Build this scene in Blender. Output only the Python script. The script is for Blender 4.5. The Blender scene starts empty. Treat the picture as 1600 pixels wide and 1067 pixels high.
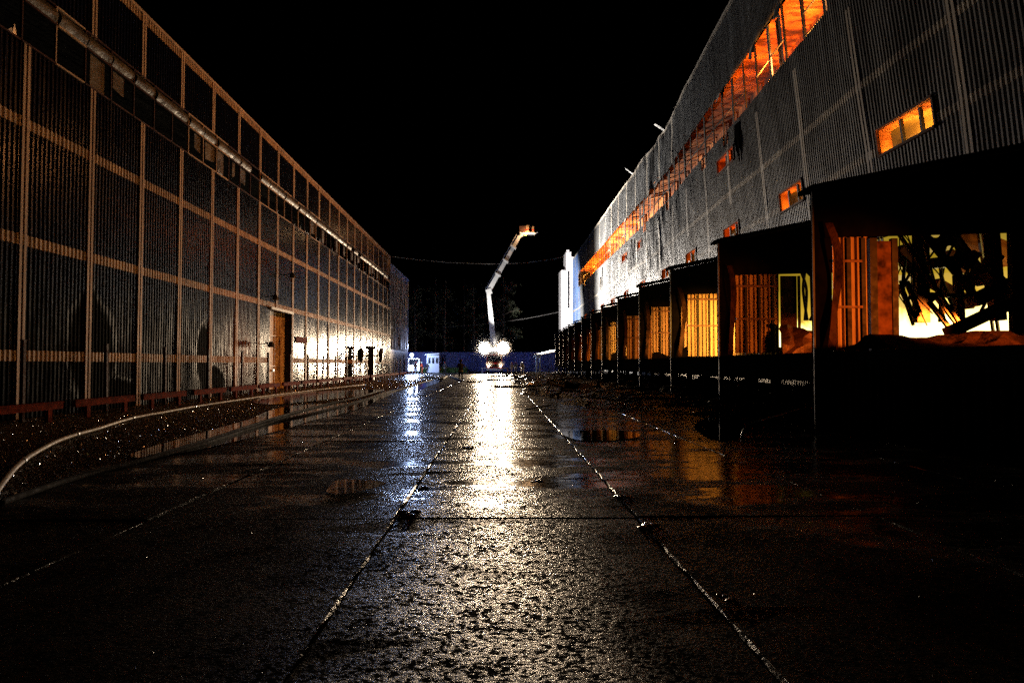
import bpy, math, random
from mathutils import Vector, Matrix, noise
R = math.radians
random.seed(11)
S = bpy.context.scene
COL = S.collection

# ------------------------------------------------------------------ camera
CAMH = 1.40
cam_d = bpy.data.cameras.new("camera"); cam = bpy.data.objects.new("camera", cam_d); COL.objects.link(cam)
cam_d.sensor_width = 36.0; cam_d.lens = 24.52
cam_d.clip_start = 0.05; cam_d.clip_end = 3000
cam.location = (0, 0, CAMH)
cam.rotation_euler = (R(90 + 1.87), 0, R(-1.10))
S.camera = cam
S.render.resolution_x, S.render.resolution_y = 1024, 682

# ------------------------------------------------------------------ world: clear night, sun far below use
W = bpy.data.worlds.new("World"); S.world = W; W.use_nodes = True
wn = W.node_tree; bg = wn.nodes['Background']
sky = wn.nodes.new('ShaderNodeTexSky'); sky.sky_type = 'NISHITA'; sky.sun_disc = False
sky.sun_elevation = R(-6); sky.sun_rotation = R(200)
wn.links.new(sky.outputs[0], bg.inputs[0]); bg.inputs[1].default_value = 0.0015
vs = S.view_settings; vs.view_transform = 'Standard'; vs.look = 'None'; vs.gamma = 1.0; vs.exposure = 0.0
try: vs.use_curve_mapping = False
except Exception: pass
S.cycles.use_denoising = False
try: S.cycles.denoising_prefilter = 'ACCURATE'
except Exception: pass
S.cycles.max_bounces = 6; S.cycles.diffuse_bounces = 2; S.cycles.glossy_bounces = 4
S.cycles.transmission_bounces = 4; S.cycles.sample_clamp_indirect = .6; S.cycles.sample_clamp_direct = 0.0
S.cycles.caustics_reflective = False; S.cycles.caustics_refractive = False

def light(name, kind, loc, power, color, target=None, **kw):
    d = bpy.data.lights.new(name, kind); d.energy = power; d.color = color
    for k, v in kw.items(): setattr(d, k, v)
    o = bpy.data.objects.new(name, d); COL.objects.link(o); o.location = loc
    if target is not None:
        o.rotation_euler = (Vector(target) - Vector(loc)).to_track_quat('-Z', 'Y').to_euler()
    return o
WARM = (1.0, .74, .48)
TRUCK_Y = 108.0
# the two floodlights over the fire engine's cab; added unseen lights follow below
for lx, pw in ((-2.3, 1.0), (0.75, 1.0)):
    light("floodlight_beam", 'SPOT', (lx, TRUCK_Y - .6, 3.9), 4.6e4 * pw, WARM, (lx * .6 - 1.5, 0, 1.5), spot_size=R(52), spot_blend=1.0, shadow_soft_size=.75)
light("wall_fill", 'SPOT', (-.2, TRUCK_Y + 3.0, 9.6), 3.3e5, (1, .90, .78), (17, TRUCK_Y - 7, 15), spot_size=R(114), spot_blend=.9, shadow_soft_size=.05)  # unseen spot added to brighten the right-hand wall
light("tower_fill", 'SPOT', (1.2, TRUCK_Y + 4, 4.6), 2.6e5, (1, .95, .9), (15.6, TRUCK_Y + 50, 17), spot_size=R(34), spot_blend=.8, shadow_soft_size=.2)  # added spot without a visible lamp, lifts the white stair tower
for hx in (-1.6, .3):
    light("headlight_beam", 'SPOT', (hx, TRUCK_Y - .4, 1.05), 3.0e4, WARM, (hx + 4.5, TRUCK_Y - 60, .6), spot_size=R(50), spot_blend=.8, shadow_soft_size=.1)
light("boom_fill", 'SPOT', (-.7, TRUCK_Y - .2, 4.3), 1.2e4, (1, .95, .88), (1.2, TRUCK_Y + 3.4, 16), spot_size=R(60), spot_blend=.7, shadow_soft_size=.1)  # unseen upward spot added so the boom shows bright
light("rescue_van_light", 'SPOT', (-13.0, 103.2, 2.75), 7e3, (.42, .58, 1.0), (-4, 0, .5), spot_size=R(160), spot_blend=.5, shadow_soft_size=.12)
light("kiosk_fill", 'POINT', (-13.4, 115.0, 2.6), 1.3e3, (.42, .56, 1.0), shadow_soft_size=.15)  # added point light, no fitting here; lifts kiosk and blue fence
light("annex_fill", 'POINT', (-12.0, 101.6, 4.0), 1.6e3, (.5, .62, 1.0), shadow_soft_size=.15)  # added bluish light grazing the annex, with no lamp of its own

# ------------------------------------------------------------------ helpers
def tag(o, label=None, cat=None, group=None, kind=None):
    if label: o['label'] = label
    if cat: o['category'] = cat
    if group: o['group'] = group
    if kind: o['kind'] = kind
    return o
def empty(name, loc, rz=0):
    o = bpy.data.objects.new(name, None); COL.objects.link(o); o.location = loc; o.rotation_euler = (0, 0, rz); o.empty_display_size = .2
    return o
def kids(o): return [c for c in COL.objects if c.parent == o]
def copy_tree(o, parent=None):
    c = o.copy(); COL.objects.link(c); c.parent = parent
    for ch in kids(o): copy_tree(ch, c)
    return c
class MB:
    def __init__(s): s.v = []; s.f = []; s.m = []
    def quad(s, pts, m=0):
        n = len(s.v); s.v += [tuple(p) for p in pts]; s.f.append(tuple(range(n, n + len(pts)))); s.m.append(m); return s
    def hexa(s, p, m=0):           # 8 points: bottom ring 0-3, top ring 4-7
        n = len(s.v); s.v += [tuple(q) for q in p]
        for f in ((3, 2, 1, 0), (4, 5, 6, 7), (0, 1, 5, 4), (1, 2, 6, 5), (2, 3, 7, 6), (3, 0, 4, 7)):
            s.f.append(tuple(n + i for i in f)); s.m.append(m)
        return s
    def box(s, a, b, m=0):
        (x0, y0, z0), (x1, y1, z1) = a, b
        return s.hexa([(x0, y0, z0), (x1, y0, z0), (x1, y1, z0), (x0, y1, z0), (x0, y0, z1), (x1, y0, z1), (x1, y1, z1), (x0, y1, z1)], m)
    def beam(s, a, b, w=.1, h=.1, m=0, up=(0, 0, 1), w2=None, h2=None):
        a = Vector(a); b = Vector(b); d = (b - a).normalized(); up = Vector(up)
        if abs(d.dot(up)) > .98: up = Vector((0, 1, 0)) if abs(d.y) < .9 else Vector((1, 0, 0))
        x = d.cross(up).normalized(); y = x.cross(d).normalized()
        w2 = w if w2 is None else w2; h2 = h if h2 is None else h2
        def ring(c, w, h): return [c - x * w / 2 - y * h / 2, c + x * w / 2 - y * h / 2, c + x * w / 2 + y * h / 2, c - x * w / 2 + y * h / 2]
        return s.hexa(ring(a, w, h) + ring(b, w2, h2), m)
    def tube(s, pts, r, n=8, m=0, cap=True):
        pts = [Vector(p) for p in pts]; N = len(pts); rs = r if isinstance(r, (list, tuple)) else [r] * N
        base = len(s.v); prev = None
        for i, p in enumerate(pts):
            d = (pts[min(i + 1, N - 1)] - pts[max(i - 1, 0)]).normalized()
            if prev is None:
                u = Vector((0, 0, 1)) if abs(d.z) < .9 else Vector((1, 0, 0))
            else: u = prev
            x = d.cross(u).normalized(); y = x.cross(d).normalized(); prev = y
            for k in range(n):
                a = 2 * math.pi * k / n; s.v.append(tuple(p + (x * math.cos(a) + y * math.sin(a)) * rs[i]))
        for i in range(N - 1):
            for k in range(n):
                k2 = (k + 1) % n
                s.f.append((base + i * n + k, base + i * n + k2, base + (i + 1) * n + k2, base + (i + 1) * n + k)); s.m.append(m)
        if cap:
            s.f.append(tuple(base + k for k in reversed(range(n)))); s.m.append(m)
            s.f.append(tuple(base + (N - 1) * n + k for k in range(n))); s.m.append(m)
        return s
    def ball(s, c, r, n=10, k=6, m=0, sc=(1, 1, 1)):
        c = Vector(c); base = len(s.v)
        for i in range(k + 1):
            th = math.pi * i / k
            for j in range(n):
                a = 2 * math.pi * j / n
                s.v.append((c.x + r * sc[0] * math.sin(th) * math.cos(a), c.y + r * sc[1] * math.sin(th) * math.sin(a), c.z + r * sc[2] * math.cos(th)))
        for i in range(k):
            for j in range(n):
                j2 = (j + 1) % n
                s.f.append((base + i * n + j, base + (i + 1) * n + j, base + (i + 1) * n + j2, base + i * n + j2)); s.m.append(m)
        return s
    def build(s, name, mats, parent=None, smooth=False, kind=None):
        me = bpy.data.meshes.new(name); me.from_pydata(s.v, [], s.f); me.update()
        for m in (mats if isinstance(mats, (list, tuple)) else [mats]): me.materials.append(m)
        if len(me.materials) > 1: me.polygons.foreach_set('material_index', s.m)
        if smooth: me.polygons.foreach_set('use_smooth', [True] * len(me.polygons))
        o = bpy.data.objects.new(name, me); COL.objects.link(o)
        if parent is not None: o.parent = parent
        if kind: o['kind'] = kind
        return o
def lerp(tab, y):
    if y <= tab[0][0]: return tab[0][1]
    for (a, va), (b, vb) in zip(tab, tab[1:]):
        if y <= b: return va + (vb - va) * (y - a) / (b - a)
    return tab[-1][1]
def catmull(pts, n=6, closed=False):
    P = [Vector(p) for p in pts]; out = []; N = len(P)
    for i in range(N if closed else N - 1):
        if closed: p0, p1, p2, p3 = P[(i - 1) % N], P[i], P[(i + 1) % N], P[(i + 2) % N]
        else: p0, p1, p2, p3 = P[max(i - 1, 0)], P[i], P[i + 1], P[min(i + 2, N - 1)]
        for k in range(n):
            t = k / n
            out.append(.5 * ((2 * p1) + (-p0 + p2) * t + (2 * p0 - 5 * p1 + 4 * p2 - p3) * t * t + (-p0 + 3 * p1 - 3 * p2 + p3) * t ** 3))
    if not closed: out.append(P[-1])
    return out
def on_ground(px, py, z=0.0):       # survey of the photo -> metres on the ground
    Y = CAMH * 1090 / (py - 569.0); return ((px - 779) * Y / 1090, Y, z)
def at(px, py, Y): return Vector(((px - 779) * Y / 1090, Y, CAMH + (569 - py) * Y / 1090))
ORD = ['first', 'second', 'third', 'fourth', 'fifth', 'sixth', 'seventh', 'eighth', 'ninth', 'tenth', 'eleventh', 'twelfth', 'thirteenth', 'fourteenth',
       'fifteenth', 'sixteenth', 'seventeenth', 'eighteenth', 'nineteenth', 'twentieth', 'twenty-first', 'twenty-second', 'twenty-third', 'twenty-fourth', 'twenty-fifth']

# ------------------------------------------------------------------ materials
class NT:
    def __init__(s, name):
        s.mat = bpy.data.materials.new(name); s.mat.use_nodes = True; s.t = s.mat.node_tree
        s.p = s.t.nodes['Principled BSDF']
    def n(s, typ, **kw):
        nd = s.t.nodes.new(typ)
        for k, v in kw.items(): setattr(nd, k, v)
        return nd
    def l(s, a, b): s.t.links.new(a, b)
    def coord(s, scale=(1, 1, 1), obj=False):
        tc = s.n('ShaderNodeTexCoord'); mp = s.n('ShaderNodeMapping'); mp.inputs['Scale'].default_value = scale
        if obj: s.l(tc.outputs['Object'], mp.inputs[0])
        else:
            g = s.n('ShaderNodeNewGeometry'); s.l(g.outputs['Position'], mp.inputs[0])
        return mp.outputs[0]
    def noise(s, co, scale, detail=4, rough=.55):
        nd = s.n('ShaderNodeTexNoise'); nd.inputs['Scale'].default_value = scale; nd.inputs['Detail'].default_value = detail; nd.inputs['Roughness'].default_value = rough
        s.l(co, nd.inputs['Vector']); return nd.outputs['Fac']
    def ramp(s, fac, stops):
        r = s.n('ShaderNodeValToRGB'); e = r.color_ramp.elements
        while len(e) < len(stops): e.new(.5)
        for el, (p, c) in zip(e, stops):
            el.position = p; el.color = (c, c, c, 1) if isinstance(c, (int, float)) else (*c, 1)
        s.l(fac, r.inputs[0]); return r.outputs[0]
    def math(s, op, a, b=None):
        m = s.n('ShaderNodeMath', operation=op)
        for i, x in enumerate((a, b)):
            if x is None: continue
            if isinstance(x, (int, float)): m.inputs[i].default_value = x
            else: s.l(x, m.inputs[i])
        return m.outputs[0]
    def mix(s, fac, a, b):
        m = s.n('ShaderNodeMix', data_type='RGBA')
        for sock, x in ((m.inputs[0], fac), (m.inputs[6], a), (m.inputs[7], b)):
            if isinstance(x, (int, float)) : sock.default_value = x if sock.type == 'VALUE' else (x, x, x, 1)
            elif isinstance(x, tuple): sock.default_value = (*x, 1)
            else: s.l(x, sock)
        return m.outputs[2]
    def bump(s, h, strength=.5, dist=.02, prev=None):
        b = s.n('ShaderNodeBump'); b.inputs['Strength'].default_value = strength; b.inputs['Distance'].default_value = dist
        s.l(h, b.inputs['Height'])
        if prev is not None: s.l(prev, b.inputs['Normal'])
        return b.outputs[0]
    def set(s, **kw):
        for k, v in kw.items():
            sock = s.p.inputs[k]
            if isinstance(v, (int, float)): sock.default_value = v
            elif isinstance(v, tuple): sock.default_value = (*v, 1)
            else: s.l(v, sock)
        return s.mat
def simple(name, col, rough=.6, metal=0.0, vary=.35, scale=3.0, bump=.2, bscale=20, coat=0, dist=.01, spec=.5):
    m = NT(name); co = m.coord(); f = m.noise(co, scale, 5)
    lo = tuple(c * (1 - vary) for c in col); hi = tuple(min(1, c * (1 + vary)) for c in col)
    c = m.ramp(f, [(.3, lo), (.7, hi)]); rr = m.ramp(m.noise(co, scale * 2.3, 3), [(.3, max(.03, rough - .12)), (.7, min(1, rough + .12))])
    m.set(**{'Base Color': c, 'Roughness': rr, 'Metallic': metal, 'Coat Weight': coat, 'Specular IOR Level': spec})
    if bump: m.set(Normal=m.bump(m.noise(co, bscale, 4), bump, dist))
    return m.mat
def emissive(name, col, strength):
    m = NT(name); m.set(**{'Base Color': (0, 0, 0), 'Emission Color': col, 'Emission Strength': strength}); m.mat.cycles.emission_sampling = 'NONE'; return m.mat

def cladding(name, col, dirt, rough, spots=(), vary=.25, metal=.0, spec=.5, streak=.5):
    """profiled sheet: colour varies sheet by sheet, streaked vertically with soot and rain dirt"""
    m = NT(name)
    sheet = m.noise(m.coord((0, .9, .02)), 1.0, 2)
    st = m.noise(m.coord((2, 2.2, .12)), 1.0, 6, .65)
    fine = m.noise(m.coord((6, 9, .7)), 1.0, 5, .7)
    blot = m.noise(m.coord((.25, .25, .3)), 1.0, 4)
    base = m.mix(sheet, tuple(c * (1 - vary) for c in col), tuple(c * (1 + vary) for c in col))
    k = m.ramp(st, [(.42, 0.0), (.68, streak)])
    k2 = m.ramp(m.math('MULTIPLY', fine, blot), [(.22, 0.0), (.42, .7)])
    c = m.mix(k, base, dirt); c = m.mix(k2, c, tuple(x * .6 for x in dirt))
    r = m.ramp(fine, [(.3, rough - .08), (.7, rough + .14)])
    if spots:      # darker, rougher patches with a shape of their own
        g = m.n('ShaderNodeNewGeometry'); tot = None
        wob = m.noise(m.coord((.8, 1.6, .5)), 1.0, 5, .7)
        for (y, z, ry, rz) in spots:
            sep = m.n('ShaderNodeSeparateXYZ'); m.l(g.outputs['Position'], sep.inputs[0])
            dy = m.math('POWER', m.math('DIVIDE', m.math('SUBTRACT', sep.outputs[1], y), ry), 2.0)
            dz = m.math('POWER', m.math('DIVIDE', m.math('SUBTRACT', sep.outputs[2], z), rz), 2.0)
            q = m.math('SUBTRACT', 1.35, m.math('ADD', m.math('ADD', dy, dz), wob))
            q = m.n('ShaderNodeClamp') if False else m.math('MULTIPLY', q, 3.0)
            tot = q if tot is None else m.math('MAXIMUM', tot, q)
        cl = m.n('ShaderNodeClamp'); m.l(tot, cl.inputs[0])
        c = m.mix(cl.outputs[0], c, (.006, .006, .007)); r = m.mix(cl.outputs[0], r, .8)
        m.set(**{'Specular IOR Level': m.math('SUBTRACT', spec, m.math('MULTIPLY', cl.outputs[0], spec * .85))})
    else: m.set(**{'Specular IOR Level': spec})
    m.set(**{'Base Color': c, 'Roughness': r, 'Metallic': metal, 'Normal': m.bump(m.noise(m.coord((1.2, 1.2, .5)), 1.0, 3, .5), .22, .03)})
    return m.mat

M = {}
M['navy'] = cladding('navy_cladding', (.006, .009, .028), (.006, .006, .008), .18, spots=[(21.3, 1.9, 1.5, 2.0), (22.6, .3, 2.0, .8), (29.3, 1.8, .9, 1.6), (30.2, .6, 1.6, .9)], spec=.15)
M['blue_sheet'] = cladding('blue_cladding', (.02, .035, .19), (.03, .03, .06), .4)
M['trim'] = cladding('cream_trim', (.66, .43, .27), (.24, .12, .06), .6, streak=.6)
M['grey_sheet'] = cladding('grey_cladding', (.17, .18, .19), (.03, .026, .025), .42, metal=.1, vary=.45, streak=.85, spec=.5)
M['grey_blue'] = cladding('blue_grey_cladding', (.10, .20, .46), (.10, .10, .12), .42)
M['pale_trim'] = cladding('pale_trim', (.46, .43, .37), (.14, .10, .08), .5, streak=.7)
M['white_render'] = simple('white_render', (.72, .70, .72), .8, vary=.15, scale=.6, bump=.15)
M['tan_panel'] = simple('tan_panel', (.62, .45, .27), .6, vary=.3)
M['brown_panel'] = simple('brown_panel', (.07, .045, .05), .8, vary=.4)
M['soot'] = simple('sooty_steel', (.010, .0085, .008), .6, spec=.3, vary=.4, bump=.4, bscale=8)
M['soot_matt'] = simple('sooty_board', (.004, .0035, .0035), .95, spec=.02, vary=.4, bump=.4, bscale=8)
M['edge'] = simple('galvanised_steel', (.35, .37, .38), .35, metal=.7, vary=.3, scale=2)
M['dull_edge'] = simple('rim_light_grey', (.10, .11, .12), .6, vary=.5, scale=2, spec=.2)
M['rust_red'] = simple('red_oxide_paint', (.17, .030, .014), .7, spec=.06, vary=.55, scale=6, bump=.3)
M['rust_dark'] = simple('dark_rust', (.06, .018, .011), .65, spec=.1, vary=.5, scale=6, bump=.3)
M['inner_pale'] = simple('smoked_board', (.50, .34, .12), .9, spec=.1, vary=.5, scale=.6, bump=.3, bscale=3)
M['char'] = simple('charred_lining', (.05, .022, .012), .8, vary=.8, scale=3, bump=1.0, bscale=12, spec=.2, dist=.03)
M['steel_dark'] = simple('dark_steel', (.03, .022, .018), .4, metal=.3, vary=.5, scale=5)
M['burnt_steel'] = simple('burnt_steel', (.10, .045, .025), .55, metal=.3, vary=.6, scale=4, bump=.5, bscale=14)
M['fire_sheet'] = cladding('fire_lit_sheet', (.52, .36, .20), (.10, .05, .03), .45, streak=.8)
M['plywood'] = simple('stained_board', (.13, .06, .03), .9, vary=.85, scale=3.5, spec=.1)
M['inner_old'] = simple('smoked_plaster', (.42, .13, .035), .9, spec=.1, vary=.6, scale=.45, bump=.4, bscale=3)
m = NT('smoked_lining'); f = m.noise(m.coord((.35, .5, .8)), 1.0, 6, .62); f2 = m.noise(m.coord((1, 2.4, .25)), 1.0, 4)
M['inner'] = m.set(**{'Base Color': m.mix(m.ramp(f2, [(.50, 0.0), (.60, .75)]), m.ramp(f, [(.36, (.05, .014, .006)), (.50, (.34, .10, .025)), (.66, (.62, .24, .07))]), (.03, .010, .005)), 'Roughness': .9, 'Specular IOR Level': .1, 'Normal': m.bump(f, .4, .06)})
M['black'] = simple('black_paint', (.006, .006, .007), .5, vary=.3)
M['rubber'] = simple('rubber', (.02, .02, .02), .7, vary=.3)
M['hose'] = simple('canvas_hose', (.34, .26, .16), .6, spec=.3, vary=.4, scale=5, bump=.4, bscale=60)
M['hose_dark'] = simple('dark_hose', (.015, .011, .010), .85, spec=.1, vary=.4, scale=5, bump=.2, bscale=40)
M['truck_white'] = simple('white_paint', (.75, .75, .74), .3, vary=.08, bump=0, coat=.5)
M['truck_red'] = simple('red_paint', (.45, .02, .015), .3, vary=.2, bump=0, coat=.5)
M['lamp'] = emissive('lamp_lens', (1, .93, .82), 9)
M['lamp_blue'] = emissive('lamp_lens_blue', (.62, .78, 1), 9)
M['lamp_amber'] = emissive('lamp_amber', (1, .55, .05), 14)
M['glass'] = simple('dark_glass', (.01, .012, .015), .08, vary=.1, bump=0)
M['white_box'] = simple('white_panel', (.75, .77, .80), .5, vary=.08)
M['fence_blue'] = cladding('blue_fence_sheet', (.02, .045, .32), (.02, .02, .05), .45)
M['bark'] = simple('bark', (.03, .022, .016), .9, vary=.4, bump=.8, bscale=8, dist=.04)
M['leaf'] = simple('leaves', (.018, .022, .010), .7, vary=.6, scale=.6, bump=0)
M['grass'] = simple('grass_blades', (.05, .11, .02), .7, vary=.4, bump=0)
M['skin'] = simple('skin', (.45, .26, .18), .55, vary=.1, bump=0)
M['jacket_dark'] = simple('dark_turnout', (.018, .016, .016), .75, vary=.4, scale=8)
M['jacket_tan'] = simple('sand_turnout', (.20, .13, .07), .75, vary=.3, scale=8)
M['jacket_red'] = simple('orange_turnout', (.60, .08, .025), .7, vary=.2, scale=8)
M['reflective'] = simple('reflective_tape', (.7, .72, .6), .3, vary=.1, bump=0)
M['helmet'] = simple('helmet_red', (.35, .04, .02), .25, vary=.1, bump=0, coat=.6)
M['helmet_pale'] = simple('helmet_pale', (.6, .62, .5), .25, vary=.1, bump=0, coat=.6)
M['wire'] = simple('cable', (.12, .115, .11), .5, vary=.2, bump=0)

M['rust_red'].node_tree.nodes['Principled BSDF'].inputs['IOR'].default_value = 1.1
M['soot_matt'].node_tree.nodes['Principled BSDF'].inputs['IOR'].default_value = 1.0
# rusty door
m = NT('rusty_door_plate'); co = m.coord((.3, 1.0, .8))
f = m.noise(co, 1.3, 6, .65); f2 = m.noise(m.coord((1, 2, 4)), 1.6, 4)
c = m.ramp(f, [(.30, (.10, .035, .012)), (.5, (.80, .46, .17)), (.62, (.90, .60, .28)), (.75, (.20, .08, .03))])
c = m.mix(m.ramp(f2, [(.55, 0.0), (.7, .8)]), c, (.10, .045, .02))
M['door'] = m.set(**{'Base Color': c, 'Roughness': .6, 'Normal': m.bump(f, .5, .05)})

# band glass, smoke-stained
m = NT('stained_glazing'); f = m.noise(m.coord((1, .8, 1.3)), 1.2, 5, .6)
M['pane'] = m.set(**{'Base Color': m.ramp(f, [(.3, (.02, .014, .009)), (.7, (.16, .115, .06))]), 'Roughness': m.ramp(f, [(.3, .35), (.7, .6)]), 'Specular IOR Level': .25, 'Normal': m.bump(f, .8, .12)})

# wet slabs
m = NT('wet_concrete')
sepp = m.n('ShaderNodeSeparateXYZ'); gg = m.n('ShaderNodeNewGeometry'); m.l(gg.outputs['Position'], sepp.inputs[0])
big = m.noise(m.coord((.40, .95, 1)), 1.0, 6, .62); agg = m.noise(m.coord(), 34, 8, .75); mid = m.noise(m.coord((1, 1, 1)), 4.5, 6, .68)
pit = m.noise(m.coord((1, 1.0, 1)), 27, 4, .65); stain = m.noise(m.coord((.9, .9, 1)), 1.0, 5, .6)
vor = m.n('ShaderNodeTexVoronoi'); vor.inputs['Scale'].default_value = 48; m.l(m.coord((1, 1, 1)), vor.inputs['Vector'])
edge = m.math('DIVIDE', m.math('ADD', m.math('SUBTRACT', sepp.outputs[1], 6.9), m.math('MULTIPLY', m.math('SUBTRACT', stain, .5), 6.0)), 3.0)
edge = m.math('ADD', edge, m.ramp(m.math('MULTIPLY', m.math('SUBTRACT', sepp.outputs[0], 1.3), .35), [(0.0, 0.0), (1.0, .8)]))
far = m.ramp(edge, [(0.0, 0.0), (.30, 1.0)])          # the slabs nearest the camera drain dry
low = m.ramp(m.math('MULTIPLY', m.math('SUBTRACT', sepp.outputs[0], .9), .5), [(0.0, 0.0), (1.0, .09)])   # the yard falls towards the docks, so more water stands there
wet = m.math('MULTIPLY', m.ramp(m.math('ADD', big, low), [(.495, 0.0), (.55, 1.0)]), far)
dry = m.math('SUBTRACT', 1.0, wet)
pits = m.math('MULTIPLY', m.ramp(m.math('ADD', pit, m.math('MULTIPLY', m.math('SUBTRACT', mid, .5), .35)), [(.44, 1.0), (.50, 0.0)]), m.math('SUBTRACT', 1.0, m.math('MULTIPLY', wet, .85)))
c = m.ramp(mid, [(.3, (.006, .0045, .003)), (.55, (.026, .017, .011)), (.75, (.060, .041, .026))])
c = m.mix(m.math('MULTIPLY', pits, .8), c, (.004, .003, .002))
r = m.mix(wet, m.ramp(agg, [(.3, .22), (.7, .46)]), m.ramp(mid, [(.3, .07), (.7, .16)]))
r = m.mix(pits, r, .9)
sp = m.math('MULTIPLY', m.math('ADD', .05, m.math('MULTIPLY', wet, .60)), m.math('SUBTRACT', 1.0, m.math('MULTIPLY', pits, .92)))
sp = m.math('MULTIPLY', sp, m.ramp(stain, [(.38, .10), (.60, 1.15)]))
h = m.math('ADD', m.math('MULTIPLY', agg, .8), m.math('ADD', m.math('MULTIPLY', vor.outputs['Distance'], .5), m.math('MULTIPLY', pit, .8)))
nb = m.bump(m.math('MULTIPLY', h, m.math('SUBTRACT', 1.0, m.math('MULTIPLY', wet, .95))), .38, .02)
nb = m.bump(m.noise(m.coord((1, 1, 1)), 2.2, 3, .5), .13, .03, nb)
M['slab'] = m.set(**{'Base Color': c, 'Roughness': r, 'Normal': nb, 'Specular IOR Level': sp})
# dark wet earth under everything
m = NT('wet_earth'); f = m.noise(m.coord(), 1.2, 6, .65)
M['earth'] = m.set(**{'Base Color': m.ramp(f, [(.3, (.018, .014, .011)), (.7, (.06, .045, .033))]), 'Roughness': m.ramp(f, [(.4, .2), (.6, .6)]), 'Normal': m.bump(m.noise(m.coord(), 9, 6, .7), .8, .04)})
# gravel bed
m = NT('wet_gravel_bed'); v = m.n('ShaderNodeTexVoronoi'); v.inputs['Scale'].default_value = 22; m.l(m.coord(), v.inputs['Vector'])
f = m.noise(m.coord(), 1.0, 4)
M['gravel_bed'] = m.set(**{'Base Color': m.mix(f, (.03, .024, .018), (.09, .07, .05)), 'Roughness': m.ramp(f, [(.4, .16), (.65, .45)]), 'Normal': m.bump(v.outputs['Distance'], 1.0, .035)})
M['stone'] = simple('wet_stone', (.12, .10, .08), .2, spec=.8, vary=.6, scale=30, bump=0)
m = NT('puddle_water'); f = m.noise(m.coord((1, 2.2, 1)), 5, 3)
M['water'] = m.set(**{'Base Color': (.006, .005, .004), 'Roughness': .035, 'Specular IOR Level': .9, 'Normal': m.bump(f, .10, .01)})
M['ash'] = simple('wet_ash', (.008, .006, .005), .26, spec=.7, vary=.6, scale=3, bump=1.0, bscale=9, dist=.06)
# fire seen through smoke: gives off its own light
m = NT('fire_glow'); tc = m.n('ShaderNodeNewGeometry'); sep = m.n('ShaderNodeSeparateXYZ'); m.l(tc.outputs['Position'], sep.inputs[0])
f = m.noise(m.coord((.5, .5, .6)), 1.0, 5, .6)
hgt = m.math('ADD', m.math('DIVIDE', m.math('SUBTRACT', sep.outputs[2], 2.4), 4.0), m.math('MULTIPLY', m.math('SUBTRACT', f, .5), .7))
c = m.ramp(hgt, [(.0, (1, .78, .34)), (.28, (1, .72, .18)), (.45, (.95, .58, .05)), (.9, (.75, .48, .03))])
e = m.ramp(hgt, [(.0, 1.0), (.25, .75), (.42, .16), (.95, .09)])
M['fire'] = m.set(**{'Base Color': (0, 0, 0), 'Emission Color': c, 'Emission Strength': m.math('MULTIPLY', e, 5.0)})

# ------------------------------------------------------------------ setting: ground, road, gravel, puddles
MB().quad([(-300, -80, -.05), (300, -80, -.05), (300, 500, -.05), (-300, 500, -.05)]).build('ground', M['earth'], kind='structure')
g = MB()
SX, SY = 2.18, 6.33
for i in range(-2, 6):
    for j in range(-2, 16):
        x0 = -.93 + (i) * SX + .010 + random.uniform(-.006, .006); x1 = x0 + SX - .020
        y0 = 6.33 + (j - 1) * SY + .02 + .012 * i; y1 = y0 + SY - .045
        z = .015 + (-.001 if i == 0 else .001 if i in (1, -1) else 0) + random.uniform(-.004, .004); tx = random.uniform(-.007, .007); ty = random.uniform(-.010, .010)
        def P(x, y, d): return (x, y, z + d + tx * ((x - x0) / SX - .5) + ty * ((y - y0) / SY - .5))
        b = .010; NX, NY = 7, 30
        vs0 = len(g.v)
        for a in range(NX + 1):
            for q in range(NY + 1):
                x = x0 + (x1 - x0) * a / NX; y = y0 + (y1 - y0) * q / NY
                ed = a in (0, NX) or q in (0, NY)
                if a == 1: x = x0 + b
                if a == NX - 1: x = x1 - b
                if q == 1: y = y0 + b
                if q == NY - 1: y = y1 - b
                if ed:
                    j1 = .030 * noise.noise(Vector((x * 6, y * 6, 3)))
                    if a in (0, NX): x += j1
                    if q in (0, NY): y += j1
                hh = (-.010 - .008 * max(0, noise.noise(Vector((x * 4, y * 4, 8)))) if ed else .004 * noise.noise(Vector((x * .9, y * .9, 0))) - (.012 * max(0, noise.noise(Vector((x * 3, y * 3, 5))) * 2 - .3) if a in (1, NX - 1) or q in (1, NY - 1) else 0))
                g.v.append(P(x, y, hh))
        for a in range(NX):
            for q in range(NY):
                k = vs0 + a * (NY + 1) + q
                g.f.append((k, k + NY + 1, k + NY + 2, k + 1)); g.m.append(0)
        for (xa, ya, xb, yb) in ((x0, y0, x1, y0), (x1, y0, x1, y1), (x1, y1, x0, y1), (x0, y1, x0, y0)):
            p, q2 = P(xa, ya, -.010), P(xb, yb, -.010)
            g.quad([(p[0], p[1], -.048), (q2[0], q2[1], -.048), q2, p])
g.build('road', M['slab'], kind='structure')
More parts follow.
